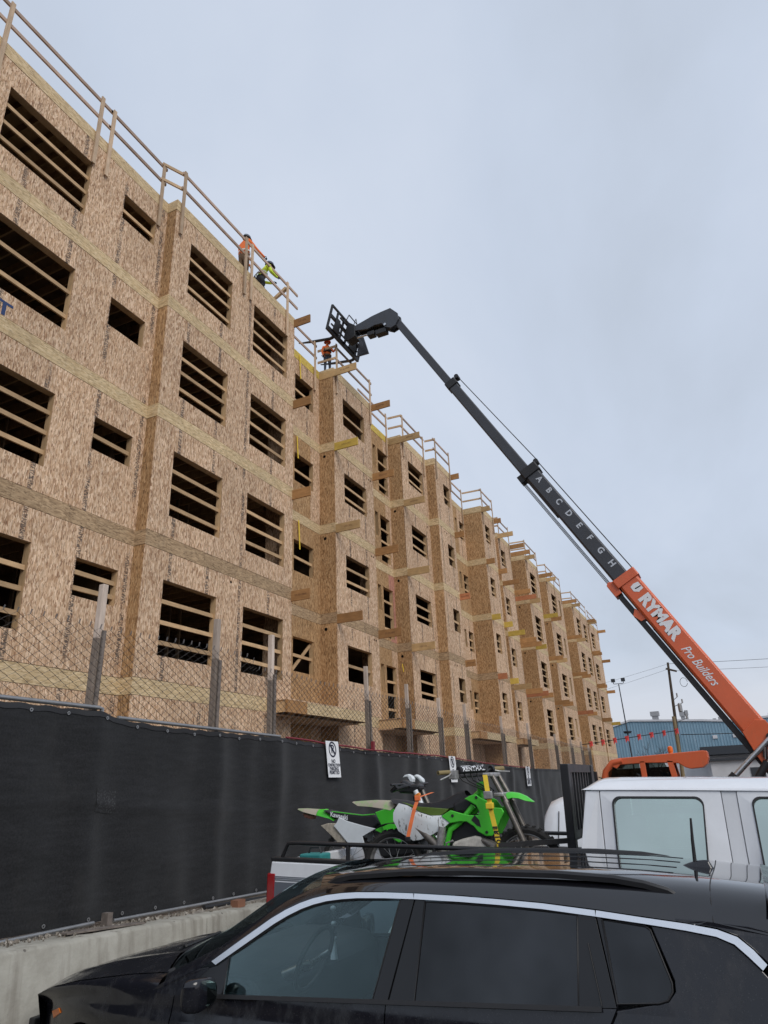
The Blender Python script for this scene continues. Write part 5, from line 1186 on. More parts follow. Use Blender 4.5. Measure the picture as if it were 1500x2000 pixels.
CB = [(-3.076, 1.006), (-2.915, 1.100), (-2.705, 1.222), (-2.62, 1.264), (-2.532, 1.300), (-2.45, 1.325), (-2.361, 1.344), (-2.26, 1.356), (-2.156, 1.363), (-1.98, 1.366), (-1.795, 1.365), (-1.518, 1.358), (-1.30, 1.349), (-1.063, 1.336), (-.793, 1.311), (-.560, 1.287), (-.378, 1.265), (-.250, 1.244), (-.178, 1.216), (-.128, 1.170), (-.081, 1.122)]
def cut(a, b): 
    i = [k for k, p in enumerate(CT) if a - 1e-6 <= p[0] <= b + 1e-6]
    return [(p[0] + (.003 if k == 0 else -.003 if k == len(i) - 1 else 0), p[1]) for k, p in enumerate(CT[j] for j in i)], [CB[j] for j in i]
for a, b in ((-3.2, -1.79), (-1.80, -.79), (-.792, 0)):
    t_, b_ = cut(a, b); sboth(strip(t_, b_, -.010), 'window_trim', 'chrome', smooth=50, solid=.010)
# glass
sill = lambda x: .862 + .040 * (x + 3.0) if x < -.7 else .954
FG = [(-2.985, .862), (-2.998, 1.048), (-2.915, 1.092), (-2.705, 1.214), (-2.62, 1.256), (-2.532, 1.292), (-2.45, 1.317), (-2.361, 1.336), (-2.26, 1.348), (-2.156, 1.355), (-1.98, 1.358), (-1.884, 1.358), (-2.008, .900), (-2.5, .875)]
RG = [(-1.765, .905), (-1.731, 1.353), (-1.518, 1.350), (-1.30, 1.341), (-1.063, 1.328), (-.886, 1.313), (-.911, .945), (-1.3, .925)]
QG = [(-.728, .972), (-.764, 1.296), (-.66, 1.289), (-.562, 1.277), (-.540, 1.262), (-.474, 1.062), (-.476, 1.03), (-.500, .998), (-.54, .985)]
sboth(spoly(FG, .004, .004), 'front_window', 'suv_front_glass'); sboth(spoly(RG, .004, .004), 'rear_window', 'suv_dark_glass'); sboth(spoly(QG, .004, .004), 'quarter_window', 'suv_dark_glass')
# pillars and fillers
sboth(spoly([(-1.884, 1.362), (-1.797, 1.364), (-1.920, .895), (-2.008, .892)], -.002), 'door_pillar_trim', 'suv_gloss', bevel=.002)
sboth(spoly([(-1.790, 1.364), (-1.731, 1.359), (-1.765, .905), (-1.913, .895)], -.002), 'door_pillar_trim', 'suv_gloss', bevel=.002)
sboth(spoly([(-1.812, 1.362), (-1.775, 1.362), (-1.895, .89), (-1.94, .89)], .012, .01), 'pillar_backing', 'black_mat')
sboth(spoly([(-.886, 1.318), (-.796, 1.310), (-.733, .955), (-.911, .945)], -.001), 'rear_door_filler', 'suv_gloss', bevel=.002)
sboth(lambda mb: mb.tube([(-.842, ysurf(-.84, 1.2) - .006, 1.20), (-.80, ysurf(-.8, .96) - .006, .96)], .003, 5), 'filler_seam', 'black_mat')
def rim(loop, off, w):   # rubber surround of a pane
    def fn(mb): mb.tube([(x, ysurf(x, z) + off, z) for x, z in loop], w, 6, closed=True)
    return fn
for lp in (FG, RG, QG): sboth(rim(lp, .000, .0055), 'window_seal', 'black_mat', smooth=60)
sboth(spoly([(-3.30, .86), (-3.13, .985), (-3.075, 1.000), (-2.998, 1.045), (-2.99, .865)], .0, .012), 'mirror_sail', 'suv_gloss', bevel=.003)
sboth(spoly([(-.789, 1.309), (-.764, 1.300), (-.728, .968), (-.727, .955)], .0), 'quarter_edge_trim', 'suv_gloss')
# sill strip and doors; the doors are grids that follow the side, with a shoulder crease
def zb_(x):
    b = .22
    for c in (-4.12, -.95):
        d = abs(x - c)
        if d < .43: b = max(b, ROAD + .37 + math.sqrt(max(0, .43 ** 2 - d * d)) - .02)
    return b
def dside(x, z):
    y = ysurf(x, z); y -= .012 * math.exp(-((z - .70) / .04) ** 2); y += .02 * math.exp(-((z - .50) / .14) ** 2); return y
def panel(xt0, xb0, xt1, xb1, top):
    def fn(mb):
        def pt(u, v):
            zt = top(xt0 + (xt1 - xt0) * u); xm0 = xt0 + (xb0 - xt0) * (1 - v); xm1 = xt1 + (xb1 - xt1) * (1 - v); x = xm0 + (xm1 - xm0) * u
            z0 = zb_(x); z = z0 + (zt - z0) * v; return (x, dside(x, z), z)
        mb.grid(pt, 28, 26)
    return fn
sboth(panel(-3.345, -3.345, -1.930, -1.950, lambda x: sill(x) - .004), 'front_door', 'suv_paint', smooth=60)
sboth(panel(-1.924, -1.944, -.735, -.95, lambda x: sill(x) + .0), 'rear_door', 'suv_paint', smooth=60)
sboth(strip([(x, sill(x) + .010) for x in [-3.2 + .1 * k for k in range(25)]], [(x, sill(x) - .010) for x in [-3.2 + .1 * k for k in range(25)]], -.014), 'belt_moulding', 'black_mat', smooth=60, solid=.012)
# rear quarter: below and behind the bright trim
sboth(spoly([(-.735, .945), (-.500, .990), (-.462, 1.03), (-.460, 1.07), (-.535, 1.281), (-.378, 1.262), (-.250, 1.241), (-.182, 1.213), (-.132, 1.168), (-.085, 1.12), (.0, 1.02), (.06, .94), (.02, .80), (-.40, .80), (-.72, .80)], -.001, .02), 'quarter_panel', 'suv_paint', bevel=.004)
sboth(spoly([(-.42, 1.300), (-.373, 1.295), (-.242, 1.276), (-.158, 1.247), (-.100, 1.198), (-.052, 1.145), (.0, 1.06), (.09, .94), (.27, .93), (.20, 1.12), (.10, 1.235), (-.10, 1.285), (-.30, 1.305), (-.42, 1.312)], .0, .02), 'rear_pillar', 'suv_paint', bevel=.004)
sboth(panel(-.729, -.944, .30, .26, lambda x: .94 if x < .0 else .93), 'rear_fender', 'suv_paint', smooth=60)
# A-pillars, windscreen, roof
AO = [(-3.45, .895), (-3.28, .965), (-3.115, 1.034), (-2.945, 1.135), (-2.73, 1.261), (-2.64, 1.304), (-2.548, 1.339), (-2.46, 1.364), (-2.38, 1.381)]
def apil(mb):
    v = []
    for x, z in AO:
        y = ysurf(x, z); v += [(x, y - .002, z - .016), (x - .004, y + .012, z + .012), (x - .02, y + .06, z + .036), (x - .035, y + .115, z + .040)]
    mb.add(v, [(4 * i + j, 4 * i + 4 + j, 4 * i + 5 + j, 4 * i + 1 + j) for i in range(len(AO) - 1) for j in range(3)])
sboth(apil, 'front_pillar', 'suv_paint', smooth=50)
def wsc(u, v):
    k = u * (len(AO) - 1); i = min(int(k), len(AO) - 2); f = k - i; a = Vector(AO[i]).lerp(Vector(AO[i + 1]), f); s = 2 * v - 1
    y0 = ysurf(a.x, a.y) + .115; bulge = (1 - s * s)
    return (a.x - .035 - bulge * (.34 - .16 * u), SYC + s * (SYC - y0), a.y + .040 + bulge * (.015 + .05 * u))
mb = MB(); mb.grid(wsc, 16, 20); sv.put(mb, 'windscreen', 'suv_front_glass', smooth=60)
RC = [(-2.75, 1.435), (-2.5, 1.462), (-2.2, 1.487), (-1.8, 1.502), (-1.4, 1.506), (-1.0, 1.500), (-.6, 1.482), (-.3, 1.458), (.0, 1.425), (.12, 1.40)]
def edge_z(x): return lerp_tab([(p[0], p[1] + .004) for p in CT[5:18]] + [(.12, 1.20)], x)
def roofp(u, v):
    s = 2 * v - 1; w = abs(s); x0 = -2.415 - .20 * (1 - s * s); x = x0 + (.15 - .05 * w * w - x0) * u
    e_ = edge_z(x) + (.02 if x > -.3 else 0); c = lerp_tab(RC, x); y0 = ysurf(x, e_)
    return (x, SYC + s * (SYC - y0), e_ + (c - e_) * (1 - w ** 7))
mb = MB(); mb.grid(roofp, 60, 60); rf_ = sv.put(mb, 'roof', 'suv_roof', smooth=60)
for s in (-.50, -.18, .18, .50):   # pressed ribs along the roof
    mb = MB(); v_ = (1 + s) / 2; mb.tube([Vector(roofp(u / 24, v_)) + Vector((0, 0, .0005)) for u in range(3, 20)], .0032, 6); sv.put(mb, 'roof_rib', 'suv_gloss', parent=rf_, smooth=60)
mb = MB(); mb.tube([Vector(roofp(.86, j / 20)) + Vector((0, 0, .0)) for j in range(21)], .0035, 5); sv.put(mb, 'tailgate_gap', 'black_mat', parent=rf_)
for f in ((lambda y: y), smir):
    pts = [(-2.42, 1.425), (-2.36, 1.458), (-2.25, 1.478), (-1.9, 1.500), (-1.5, 1.506), (-1.0, 1.497), (-.70, 1.478), (-.55, 1.455), (-.44, 1.425), (-.40, 1.40)]
    mb = MB(); v = []
    for x, z in pts:
        y = 4.135
        for dy, dz in ((-.016, -.03), (-.018, -.006), (-.008, .006), (.010, .006), (.020, -.006), (.020, -.03)): v.append((x, f(y + dy), z + dz))
    mb.add(v, [(6 * i + j, 6 * i + 6 + j, 6 * i + 7 + j, 6 * i + 1 + j) for i in range(len(pts) - 1) for j in range(5)]); sv.put(mb, 'roof_rail', 'steel_black', smooth=40)
mb = MB(); mb.grid(lambda u, v: (-.44 + .20 * u, SYC + (v - .5) * .055 * math.sin(math.pi * min(1, .2 + u * .55)), 1.452 + .042 * math.sin(min(1, u * 1.25) * math.pi * .5) * (1 - (2 * v - 1) ** 2) * (1 if u < .9 else (1 - u) * 10)), 20, 12); sv.put(mb, 'antenna_fin', 'suv_paint', smooth=60)
mb = MB(); mb.tube([(-.335, SYC, 1.47), (-.325, SYC, 1.60), (-.312, SYC, 1.715)], [.011, .009, .006], 8); sv.put(mb, 'antenna_mast', 'black_mat', smooth=60)
# rear: spoiler, back glass, tailgate
mb = MB(); mb.grid(lambda u, v: (.0 + .16 * u, SYC + (2 * v - 1) * (.70 - .03 * u), 1.428 - .05 * u - .05 * abs(2 * v - 1) ** 4), 8, 24); sv.put(mb, 'roof_spoiler', 'suv_paint', smooth=60, solid=.02)
sboth(lambda mb: mb.grid(lambda u, v: tuple(Vector((lerp_tab([(0, .10), (.4, .185), (1, .27)], u), ysurf(.2, 1.0) + .02 - .03 * u, lerp_tab([(0, 1.24), (.4, 1.12), (1, .93)], u))).lerp(Vector((.05 + .22 * u, SYC - (.62 + .10 * u), 1.38 - .42 * u)), v)), 8, 4), 'rear_corner', 'suv_paint', smooth=60)
mb = MB(); mb.grid(lambda u, v: (.04 + .22 * u + .04 * (1 - (2 * v - 1) ** 2), SYC + (2 * v - 1) * (.64 + .10 * u), 1.38 - .42 * u), 8, 16); sv.put(mb, 'back_glass', 'suv_dark_glass', smooth=60)
mb = MB(); mb.grid(lambda u, v: (.26 + .05 * (1 - (2 * v - 1) ** 4) + .03 * math.sin(u * 3), SYC + (2 * v - 1) * .86, .95 - .75 * u), 10, 20); sv.put(mb, 'tailgate', 'suv_paint', smooth=60)
# hood, fenders, nose, cowl
HC = [(-5.02, .56), (-4.97, .655), (-4.85, .735), (-4.6, .825), (-4.3, .890), (-4.0, .935), (-3.8, .962), (-3.55, .985)]
def hoodp(u, v):
    s = 2 * v - 1; w = abs(s); xb = -3.50 - .28 * (1 - s * s); xf = -5.00 + .20 * w ** 3
    x = xb + (xf - xb) * u; hw = .80 - .14 * u ** 3
    z = lerp_tab(HC, x - .0) - .055 * w ** 2.5 + .012 * math.exp(-((w - .62) / .09) ** 2)
    return (x, SYC + s * hw, z)
mb = MB(); mb.grid(hoodp, 36, 40); sv.put(mb, 'hood', 'suv_paint', smooth=60)
def fendp(mb):
    def pt(u, v):
        a = Vector(hoodp(u, 0.0)) + Vector((0, -.004, -.004)); x = a.x + .05 * 0
        if u < .02: pass
        zt = min(.86, a.z - .03); z0 = zb_(x)
        if v < .3:
            t = v / .3; b = Vector((x, dside(x, zt - .05), zt - .05)); p = a.lerp(b, t); p.z += .022 * math.sin(math.pi * t); p.y -= .018 * math.sin(math.pi * t); return p
        t = (v - .3) / .7; z = (zt - .05) + (z0 - (zt - .05)) * t; return (x, dside(x, z), z)
    mb.grid(pt, 30, 28)
sboth(fendp, 'front_fender', 'suv_paint', smooth=60)
sboth(panel(-3.50, -3.50, -3.352, -3.352, lambda x: .845), 'fender_side', 'suv_paint', smooth=60)
sboth(spoly([(-3.56, .84), (-3.46, .90), (-3.28, .968), (-3.13, .99), (-3.25, .84)], .004, .012), 'pillar_foot', 'suv_paint')
mb = MB(); mb.grid(lambda u, v: (-5.00 + .20 * abs(2 * v - 1) ** 3 - .03 * math.sin(u * 3), SYC + (2 * v - 1) * (.66 - .075 * min(1, u * 3)), (lerp_tab(HC, -5.00 + .20 * abs(2 * v - 1) ** 3) - .055 * abs(2 * v - 1) ** 2.5) * (1 - u) + .12 * u), 10, 24); sv.put(mb, 'front_bumper', 'suv_paint', smooth=60)
mb = MB(); mb.box((-5.05, SYC - .5, .36), (-4.99, SYC + .5, .50)); sv.put(mb, 'grille', 'black_mat', bevel=.01)
sboth(lambda mb: mb.prism([(-4.60, .575), (-4.64, .61), (-4.50, .655), (-4.47, .63)], lambda x, z: (x, dside(x, z) - .008, z), lambda x, z: (x, dside(x, z) + .01, z)), 'side_marker', 'amber', bevel=.003)
mb = MB(); mb.grid(lambda u, v: (-3.50 - .28 * (1 - (2 * v - 1) ** 2) + u * (.05 - .01 * (1 - (2 * v - 1) ** 2)) + .0, SYC + (2 * v - 1) * .78, .925 + .05 * (1 - (2 * v - 1) ** 2) - .02 * math.sin(u * 3.1)), 4, 24); sv.put(mb, 'cowl_panel', 'black_mat', smooth=60)
for y0 in (4.25, 4.85):
    mb = MB(); mb.tube([(-3.72, y0 + .1, .985), (-3.60, y0 - .05, 1.03), (-3.45, y0 - .18, 1.06)], .008, 6); mb2 = sv.put(mb, 'wiper_arm', 'black_mat')
    mb = MB(); mb.tube([(-3.62, y0 + .38, 1.035), (-3.50, y0 - .2, 1.04)], .010, 6); sv.put(mb, 'wiper_blade', 'black_mat')
# door mirrors
def mirror(mb):
    def pt(u, v):
        a, b = math.pi * (u - .5), 2 * math.pi * v
        sg = lambda q, e: math.copysign(abs(q) ** e, q)
        lx, ly, lz = sg(math.cos(b), .6) * sg(math.cos(a), .5), sg(math.sin(b), .6) * sg(math.cos(a), .5), sg(math.sin(a), .55)
        x = lx * (.045 if lx > 0 else .072) * (1 - .25 * max(0, -lx) * abs(lz)); y = ly * .092 + .03 * lx; z = lz * (.078 - .012 * ly)
        return (-3.03 + x, 3.715 + y, .905 + z)
    mb.grid(pt, 18, 28)
mir_o = sboth(mirror, 'door_mirror', 'suv_paint', smooth=60)
sboth(lambda mb: mb.add([(-2.988 - .05 * math.cos(2 * math.pi * k / 24) * -1 * .0 + .02 * math.cos(2 * math.pi * k / 24), 3.72 + .070 * math.copysign(abs(math.cos(2 * math.pi * k / 24)) ** .6, math.cos(2 * math.pi * k / 24)), .905 + .058 * math.copysign(abs(math.sin(2 * math.pi * k / 24)) ** .6, math.sin(2 * math.pi * k / 24))) for k in range(24)], [tuple(range(24))]), 'mirror_glass', 'mirror_g')
sboth(lambda mb: mb.tube([(-3.12, 3.80, .83), (-3.13, 3.90, .86)], .03, 8), 'mirror_arm', 'suv_gloss')
sboth(lambda mb: mb.box((-2.14, 3.80, .735), (-1.97, 3.835, .765)), 'door_handle', 'chrome', bevel=.008)
sboth(lambda mb: mb.box((-.98 - .12, 3.80, .745), (-.95, 3.835, .775)), 'door_handle', 'chrome', bevel=.008)
# cabin
mb = MB(); mb.box((-3.4, 4.0, .15), (.1, smir(4.0), .30)); sv.put(mb, 'cabin_floor', 'trim_in')
sboth(lambda mb: mb.box((-3.3, 3.925, .25), (.1, 3.96, .862)), 'door_card', 'trim_in', bevel=.01)
mb = MB(); mb.prism([(-3.55, .6), (-3.55, .94), (-3.2, .955), (-2.88, .93), (-2.80, .84), (-2.85, .5)], lambda x, z: (x, 3.98, z), lambda x, z: (x, smir(3.98), z)); sv.put(mb, 'dashboard', 'trim_in', bevel=.03)
mb = MB(); mb.grid(lambda u, v: tuple(Vector(roofp(.03 + .9 * u, .09 + .82 * v)) - Vector((0, 0, .045))), 20, 12); sv.put(mb, 'headliner', 'liner', smooth=60)
for y in (4.30, 5.24):
    mb = MB(); mb.prism([(-2.35, .42), (-2.35, .60), (-1.95, .62), (-1.80, .70), (-1.60, 1.16), (-1.70, 1.20), (-1.95, .72), (-2.0, .42)][::1], lambda x, z: (x, y - .23, z), lambda x, z: (x, y + .23, z)); st1 = sv.put(mb, 'front_seat', 'seat_suv', bevel=.05)
    mb = MB(); mb.prism([(-1.72, 1.21), (-1.60, 1.20), (-1.56, 1.34), (-1.66, 1.36)], lambda x, z: (x, y - .12, z), lambda x, z: (x, y + .12, z)); sv.put(mb, 'headrest', 'seat_suv', parent=st1, bevel=.035)
mb = MB(); mb.prism([(-1.35, .42), (-1.35, .62), (-.95, .64), (-.72, 1.15), (-.60, 1.15), (-.8, .42)], lambda x, z: (x, 4.05, z), lambda x, z: (x, smir(4.05), z)); sv.put(mb, 'rear_bench', 'seat_suv', bevel=.05)
mb = MB(); c = Vector((-2.62, 4.30, .985)); pts = []
for k in range(28):
    a = 2 * math.pi * k / 28; pts.append(c + Vector((.075 * math.sin(a), .185 * math.cos(a), .17 * math.sin(a))))
mb.tube(pts, .015, 8, closed=True); stw = sv.put(mb, 'steering_wheel', 'black_mat', smooth=60)
mb = MB(); mb.tube([c + Vector((0, -.17, 0)), c + Vector((-.03, 0, -.03)), c + Vector((0, .17, 0))], .018, 6); mb.tube([c + Vector((-.03, 0, -.03)), c + Vector((-.3, 0, -.13))], .03, 8); sv.put(mb, 'steering_column', 'steel', parent=stw, smooth=60)
mb = MB(); mb.box((-2.78, SYC - .10, 1.325), (-2.73, SYC + .13, 1.385)); sv.put(mb, 'inside_mirror', 'black_mat', bevel=.02)
# keepsakes hanging from the inside mirror
hg_ = Thing('hanging_charm', (-2.70, 4.70, 1.02), 'dark beaded charm hanging inside the SUV windscreen', 'charm')
rng = random.Random(21)
mb = MB(); mb.tube([(-2.72, 4.70, 1.33), (-2.71, 4.70, 1.18)], .004, 5); hg_.put(mb, 'cord', 'black_mat')
for k in range(7):
    mb = MB(); mb.lathe([(0, -.018), (.016, -.010), (.020, 0), (.016, .010), (0, .018)], (-2.71 + rng.uniform(-.006, .006), 4.70, 1.20 - .03 * k), 'z', 8); hg_.put(mb, 'bead', 'black_mat' if k % 3 else 'white_sign', smooth=50)
mb = MB(); mb.tube([(-2.71, 4.70, 1.0), (-2.71, 4.70, .90)], [.012, .026], 8); hg_.put(mb, 'tassel', 'white_sign')
for x in (-4.12, -.95):
    for y in (3.98, smir(3.98)): tyre(sv, (x, y, ROAD + .36), .36, .23, lugs=0, rim=.62)
mb = MB(); mb.box((-4.9, 3.98, .02), (.2, smir(3.98), .16)); sv.put(mb, 'underbody', 'black_mat')
sboth(lambda mb: mb.box((-3.6, 3.90, .02), (-1.4, 3.95, .24)), 'rocker', 'black_mat')
# ------------------------------------------------------------------ background
m_ = NT('blue_metal_cladding'); n_ = m_.noise(m_.P(), .35, 4, .6); c_ = m_.ramp(n_, (.3, (.150, .262, .350)), (.7, (.205, .330, .425)))
s_ = m_.noise(m_.P((1.5, 1.5, .1)), 1.2, 4, .6); c_ = m_.mix(m_.ramp(s_, (.55, 0.0), (.8, .35)), c_, (.20, .24, .27)); m_.col(c_); m_.rough(.5); M['blue'] = m_.m
M['white_wall'] = simple('white_block_wall', (.56, .57, .60), .8, var=.10, scale=1.2)
M['pole_wood'] = lumber('pole_wood', (.035, .027, .022), (.085, .065, .048), 2)
M['dark_roof'] = simple('dark_canopy', (.035, .04, .05), .7)
WY = 95.0
wh = Thing('warehouse', (-6, WY, ROAD), 'blue metal warehouse with white base beyond the building', 'building')
ridge = [(-40, 7.0), (-13.5, 8.05), (-11.2, 8.62), (-3.0, 8.05), (.5, 7.72), (6.0, 8.0), (40, 8.0)]
def wtop(x): return lerp_tab(ridge, x)
mb = MB(); mb.box((-40, WY, ROAD), (40, WY + .3, 5.0 - .65)); wh.put(mb, 'block_wall', 'white_wall')
x = -34.0
while x < 30:     # ribbed cladding sheets, each a folded sheet
    mb = MB(); W_ = 1.0
    pr = [(0, 0), (.10, 0), (.14, -.03), (.22, -.03), (.26, 0), (.43, 0), (.47, -.03), (.55, -.03), (.59, 0), (.76, 0), (.80, -.03), (.88, -.03), (.92, 0), (.995, 0)]
    v = []; f = []
    for a, b in pr: v += [(x + a, WY - .08 + b, 4.35 + .012 * 0), (x + a, WY - .08 + b, wtop(x + a) - .05)]
    for k in range(len(pr) - 1): f.append((2 * k, 2 * k + 2, 2 * k + 3, 2 * k + 1))
    mb.add(v, f); wh.put(mb, 'cladding_sheet', 'blue'); x += W_
mb = MB(); xs = [r[0] for r in ridge]
for a, b in zip(xs, xs[1:]):
    mb.add([(a, WY - .22, wtop(a) - .05), (b, WY - .22, wtop(b) - .05), (b, WY - .22, wtop(b) + .18), (a, WY - .22, wtop(a) + .18), (a, WY + 30, wtop(a) + .2), (b, WY + 30, wtop(b) + .2)], [(0, 1, 2, 3), (3, 2, 5, 4)])
wh.put(mb, 'roof_edge', 'white_wall')
for a, b, z in ((-14.2, -11.6, 3.9), (-3.4, -.4, 4.9)):
    pass
mb = MB(); mb.box((-3.6, WY - 3.0, 4.05), (2.6, WY - .1, 4.95)); wh.put(mb, 'entrance_canopy', 'dark_roof')
mb = MB(); mb.box((-3.3, WY - .35, .2), (2.0, WY - .02, 4.0)); wh.put(mb, 'entrance_wall', 'white_wall')
mb = MB(); mb.box((1.6, WY - 3.0, .0), (2.0, WY - 2.6, 4.05)); wh.put(mb, 'canopy_post', 'dark_roof')
mb = MB(); mb.box((-14.4, WY - .5, .2), (-12.2, WY - .05, 3.7)); wh.put(mb, 'loading_door', 'white_wall')
mb = MB(); mb.box((-14.6, WY - .7, 3.7), (-12.0, WY - .05, 4.2)); wh.put(mb, 'door_hood', 'dark_roof')
for x, z in ((3.0, 6.9), (-2.0, 5.9), (.2, 5.9)):
    mb = MB(); mb.box((x, WY - .2, z), (x + .5, WY - .1, z + .4)); wh.put(mb, 'wall_box', 'dark_roof' if x > 2 else 'white_wall')
for x, h, r in ((-8.6, 1.6, .55), (-5.2, 1.5, .35), (-4.7, 1.7, .22), (-1.5, .7, .2), (-.9, .9, .15), (-.3, 1.2, .13), (5.0, .8, .3)):
    mb = MB(); zt = wtop(x); mb.box((x - r * .7, WY + 6, zt - .2), (x + r * .7, WY + 6 + r * 1.4, zt + h * .65)); mb.box((x - r, WY + 5.8, zt + h * .65), (x + r, WY + 6 + r * 1.6, zt + h)); wh.put(mb, 'roof_vent', 'galv')
# utility pole
up = Thing('utility_pole', (-3.75, 62, ROAD), 'dark wooden utility pole with a crossarm in front of the blue warehouse', 'utility pole')
mb = MB(); mb.tube([(-4.15, 62, ROAD), (-3.52, 62, 10.7)], [.17, .09], 12); up.put(mb, 'pole', 'pole_wood', smooth=60)
mb = MB(); mb.tube([(-4.05, 61.7, ROAD), (-3.86, 61.7, 6.4)], [.15, .13], 12); up.put(mb, 'stub_pole', lumber('stub_wood', (.16, .12, .07), (.27, .21, .12), 2), smooth=60)
mb = MB(); mb.bar((-3.75, 61.8, 10.2), (-2.95, 61.8, 9.9), .12, .14); up.put(mb, 'crossarm', 'pole_wood')
mb = MB(); mb.lathe([(.10, 0), (.16, .05), (.16, .6), (.1, .7), (0, .72)], (-3.25, 61.9, 6.7), 'z', 12); up.put(mb, 'transformer', 'galv')
for x, z in ((-3.0, 7.4), (-3.3, 7.9), (-2.9, 6.2)):
    mb = MB(); mb.cyl((-3.6, 61.9, z - .2), (x, 61.9, z), .03, 6); mb.cyl((x, 61.9, z), (x, 61.9, z + .3), .06, 8); up.put(mb, 'insulator', 'galv')
mb = MB(); pts = [(-2.6 + .28 * math.cos(a), 61.9, 9.0 + .36 * math.sin(a)) for a in [k * .5 for k in range(13)]]; mb.tube(pts, .02, 6); up.put(mb, 'wire_coil', 'hose')
# floodlight mast
lm = Thing('floodlight_mast', (-9.9, 80, ROAD), 'thin floodlight mast with two lamp heads left of the utility pole', 'light pole')
mb = MB(); mb.tube([(-9.75, 80, ROAD), (-9.93, 80, 11.5)], [.09, .05], 8); lm.put(mb, 'mast', 'dark_roof')
mb = MB(); mb.bar((-10.4, 80, 11.55), (-9.45, 80, 11.55), .06, .06); lm.put(mb, 'crossbar', 'dark_roof')
for x in (-10.45, -9.4):
    mb = MB(); mb.box((x - .2, 79.8, 11.75), (x + .2, 80.1, 12.1)); mb.box((x - .03, 79.95, 11.55), (x + .03, 80.05, 11.75)); lm.put(mb, 'lamp_head', 'dark_roof')
mb = MB(); mb.lathe([(0, .0), (.35, .05), (.45, .25)], (-9.8, 79.7, 6.3), 'z', 12); lm.put(mb, 'dish', 'dark_roof')
# overhead wires
def wire(name, label, a, b, sag, r, mat='hose'):
    a, b = Vector(a), Vector(b); mb = MB(); pts = []
    for k in range(25):
        t = k / 24; p = a.lerp(b, t); p.z -= sag * 4 * t * (1 - t); pts.append(p)
    mb.tube(pts, r, 5); return tag(mb.build(name, mat), label, 'wire')
wire('overhead_wire', 'upper thin wire from the utility pole to the left behind the building', (-3.5, 62, 10.6), (-44, 92, 12.0), 1.4, .009)
wire('overhead_wire', 'lower thin wire from the utility pole to the left behind the building', (-3.5, 62, 10.2), (-44, 92, 11.0), 1.6, .009)
wire('overhead_wire', 'upper wire from the utility pole out past the boom to the right', (-3.5, 62, 10.6), (34, 66, 10.6), .5, .016)
wire('overhead_wire', 'lower wire from the utility pole out past the boom to the right', (-3.4, 62, 10.0), (34, 66, 9.8), .5, .012)
wire('overhead_wire', 'low black cable crossing in front of the blue warehouse', (-3.6, 62, 5.0), (12, 62, 5.1), .25, .03)
# line of bunting
rng = random.Random(5)
bu = Thing('bunting_line', (-9, 55, 4.6), 'cable hung with bright red flags in front of the blue warehouse', 'bunting')
mb = MB(); A, B = Vector((-10.4, 55, 4.38)), Vector((-3.3, 55, 4.95)); mb.tube([A, B], .03, 6); bu.put(mb, 'cable', 'hose')
fl = simple('red_flag', (.90, .10, .10), .7)
for k in range(8):
    p = A.lerp(B, .13 + .122 * k); mb = MB(); s = .11 + .04 * rng.random()
    mb.add([p + Vector((-s, 0, .12)), p + Vector((s, -.1, .16)), p + Vector((s * .8, .05, -.26)), p + Vector((.05, -.06, -.15)), p + Vector((-s * .7, .05, -.32))], [(0, 1, 2, 3, 4)]); bu.put(mb, 'flag', fl, solid=.01)
# bare shrub by the warehouse
bs = Thing('bare_tree', (-7.0, 76, ROAD), 'small leafless tree in front of the blue warehouse', 'tree')
mb = MB()
def twig(mb, p, d, L, r, n):
    q = p + d * L; mb.tube([p, (p + q) / 2 + Vector((rng.uniform(-1, 1), rng.uniform(-1, 1), 0)) * L * .06, q], [r, r * .85, r * .6], 5)
    if n == 0: return
    for k in range(3 if n > 2 else 4):
        a = rng.uniform(0, 6.28); e_ = Vector((math.cos(a), math.sin(a), 0)) * rng.uniform(.4, .8); twig(mb, p.lerp(q, rng.uniform(.6, 1)), (d + e_).normalized(), L * rng.uniform(.55, .75), r * .55, n - 1)
tk = MB(); tk.tube([(-7, 76, ROAD), (-7.02, 76, 1.2), (-6.95, 76, 2.4)], [.10, .08, .06], 8); bs.put(tk, 'trunk', 'pole_wood')
for k in range(5): twig(mb, Vector((-7, 76, 1.4 + .25 * k)), Vector((math.cos(k * 2.4) * .7, math.sin(k * 2.4) * .5, 1)).normalized(), 1.3, .035, 3)
tag(bs.put(mb, 'crown', 'pole_wood', weld=False), kind='stuff')
# low sheds and fence between the warehouse and the street
sh = Thing('storage_shed', (4.0, 70, ROAD), 'white flat roofed shed behind the lift cylinder', 'shed')
mb = MB(); mb.box((-2.3, 76, ROAD), (14, 82, 3.1)); sh.put(mb, 'shed_wall', 'white_wall')
mb = MB(); mb.box((-2.6, 75.7, 3.1), (14.3, 82.3, 3.3)); sh.put(mb, 'shed_roof', 'dark_roof')
for x in (1.0, 4.0, 7.0):
    mb = MB(); mb.box((x, 75.94, .6), (x + 1.2, 75.99, 2.4)); sh.put(mb, 'shed_door', 'dark_roof')
hg = Thing('brush_row', (1, 60, ROAD), 'low brown brush along the street beyond the orange cab', 'brush'); mb = MB()
for k in range(60): twig(mb, Vector((rng.uniform(-2.4, 9), rng.uniform(58, 61), ROAD)), Vector((rng.uniform(-.3, .3), 0, 1)).normalized(), .9, .02, 2)
o = hg.put(mb, 'brush_stems', 'pole_wood', weld=False); tag(o, kind='stuff')

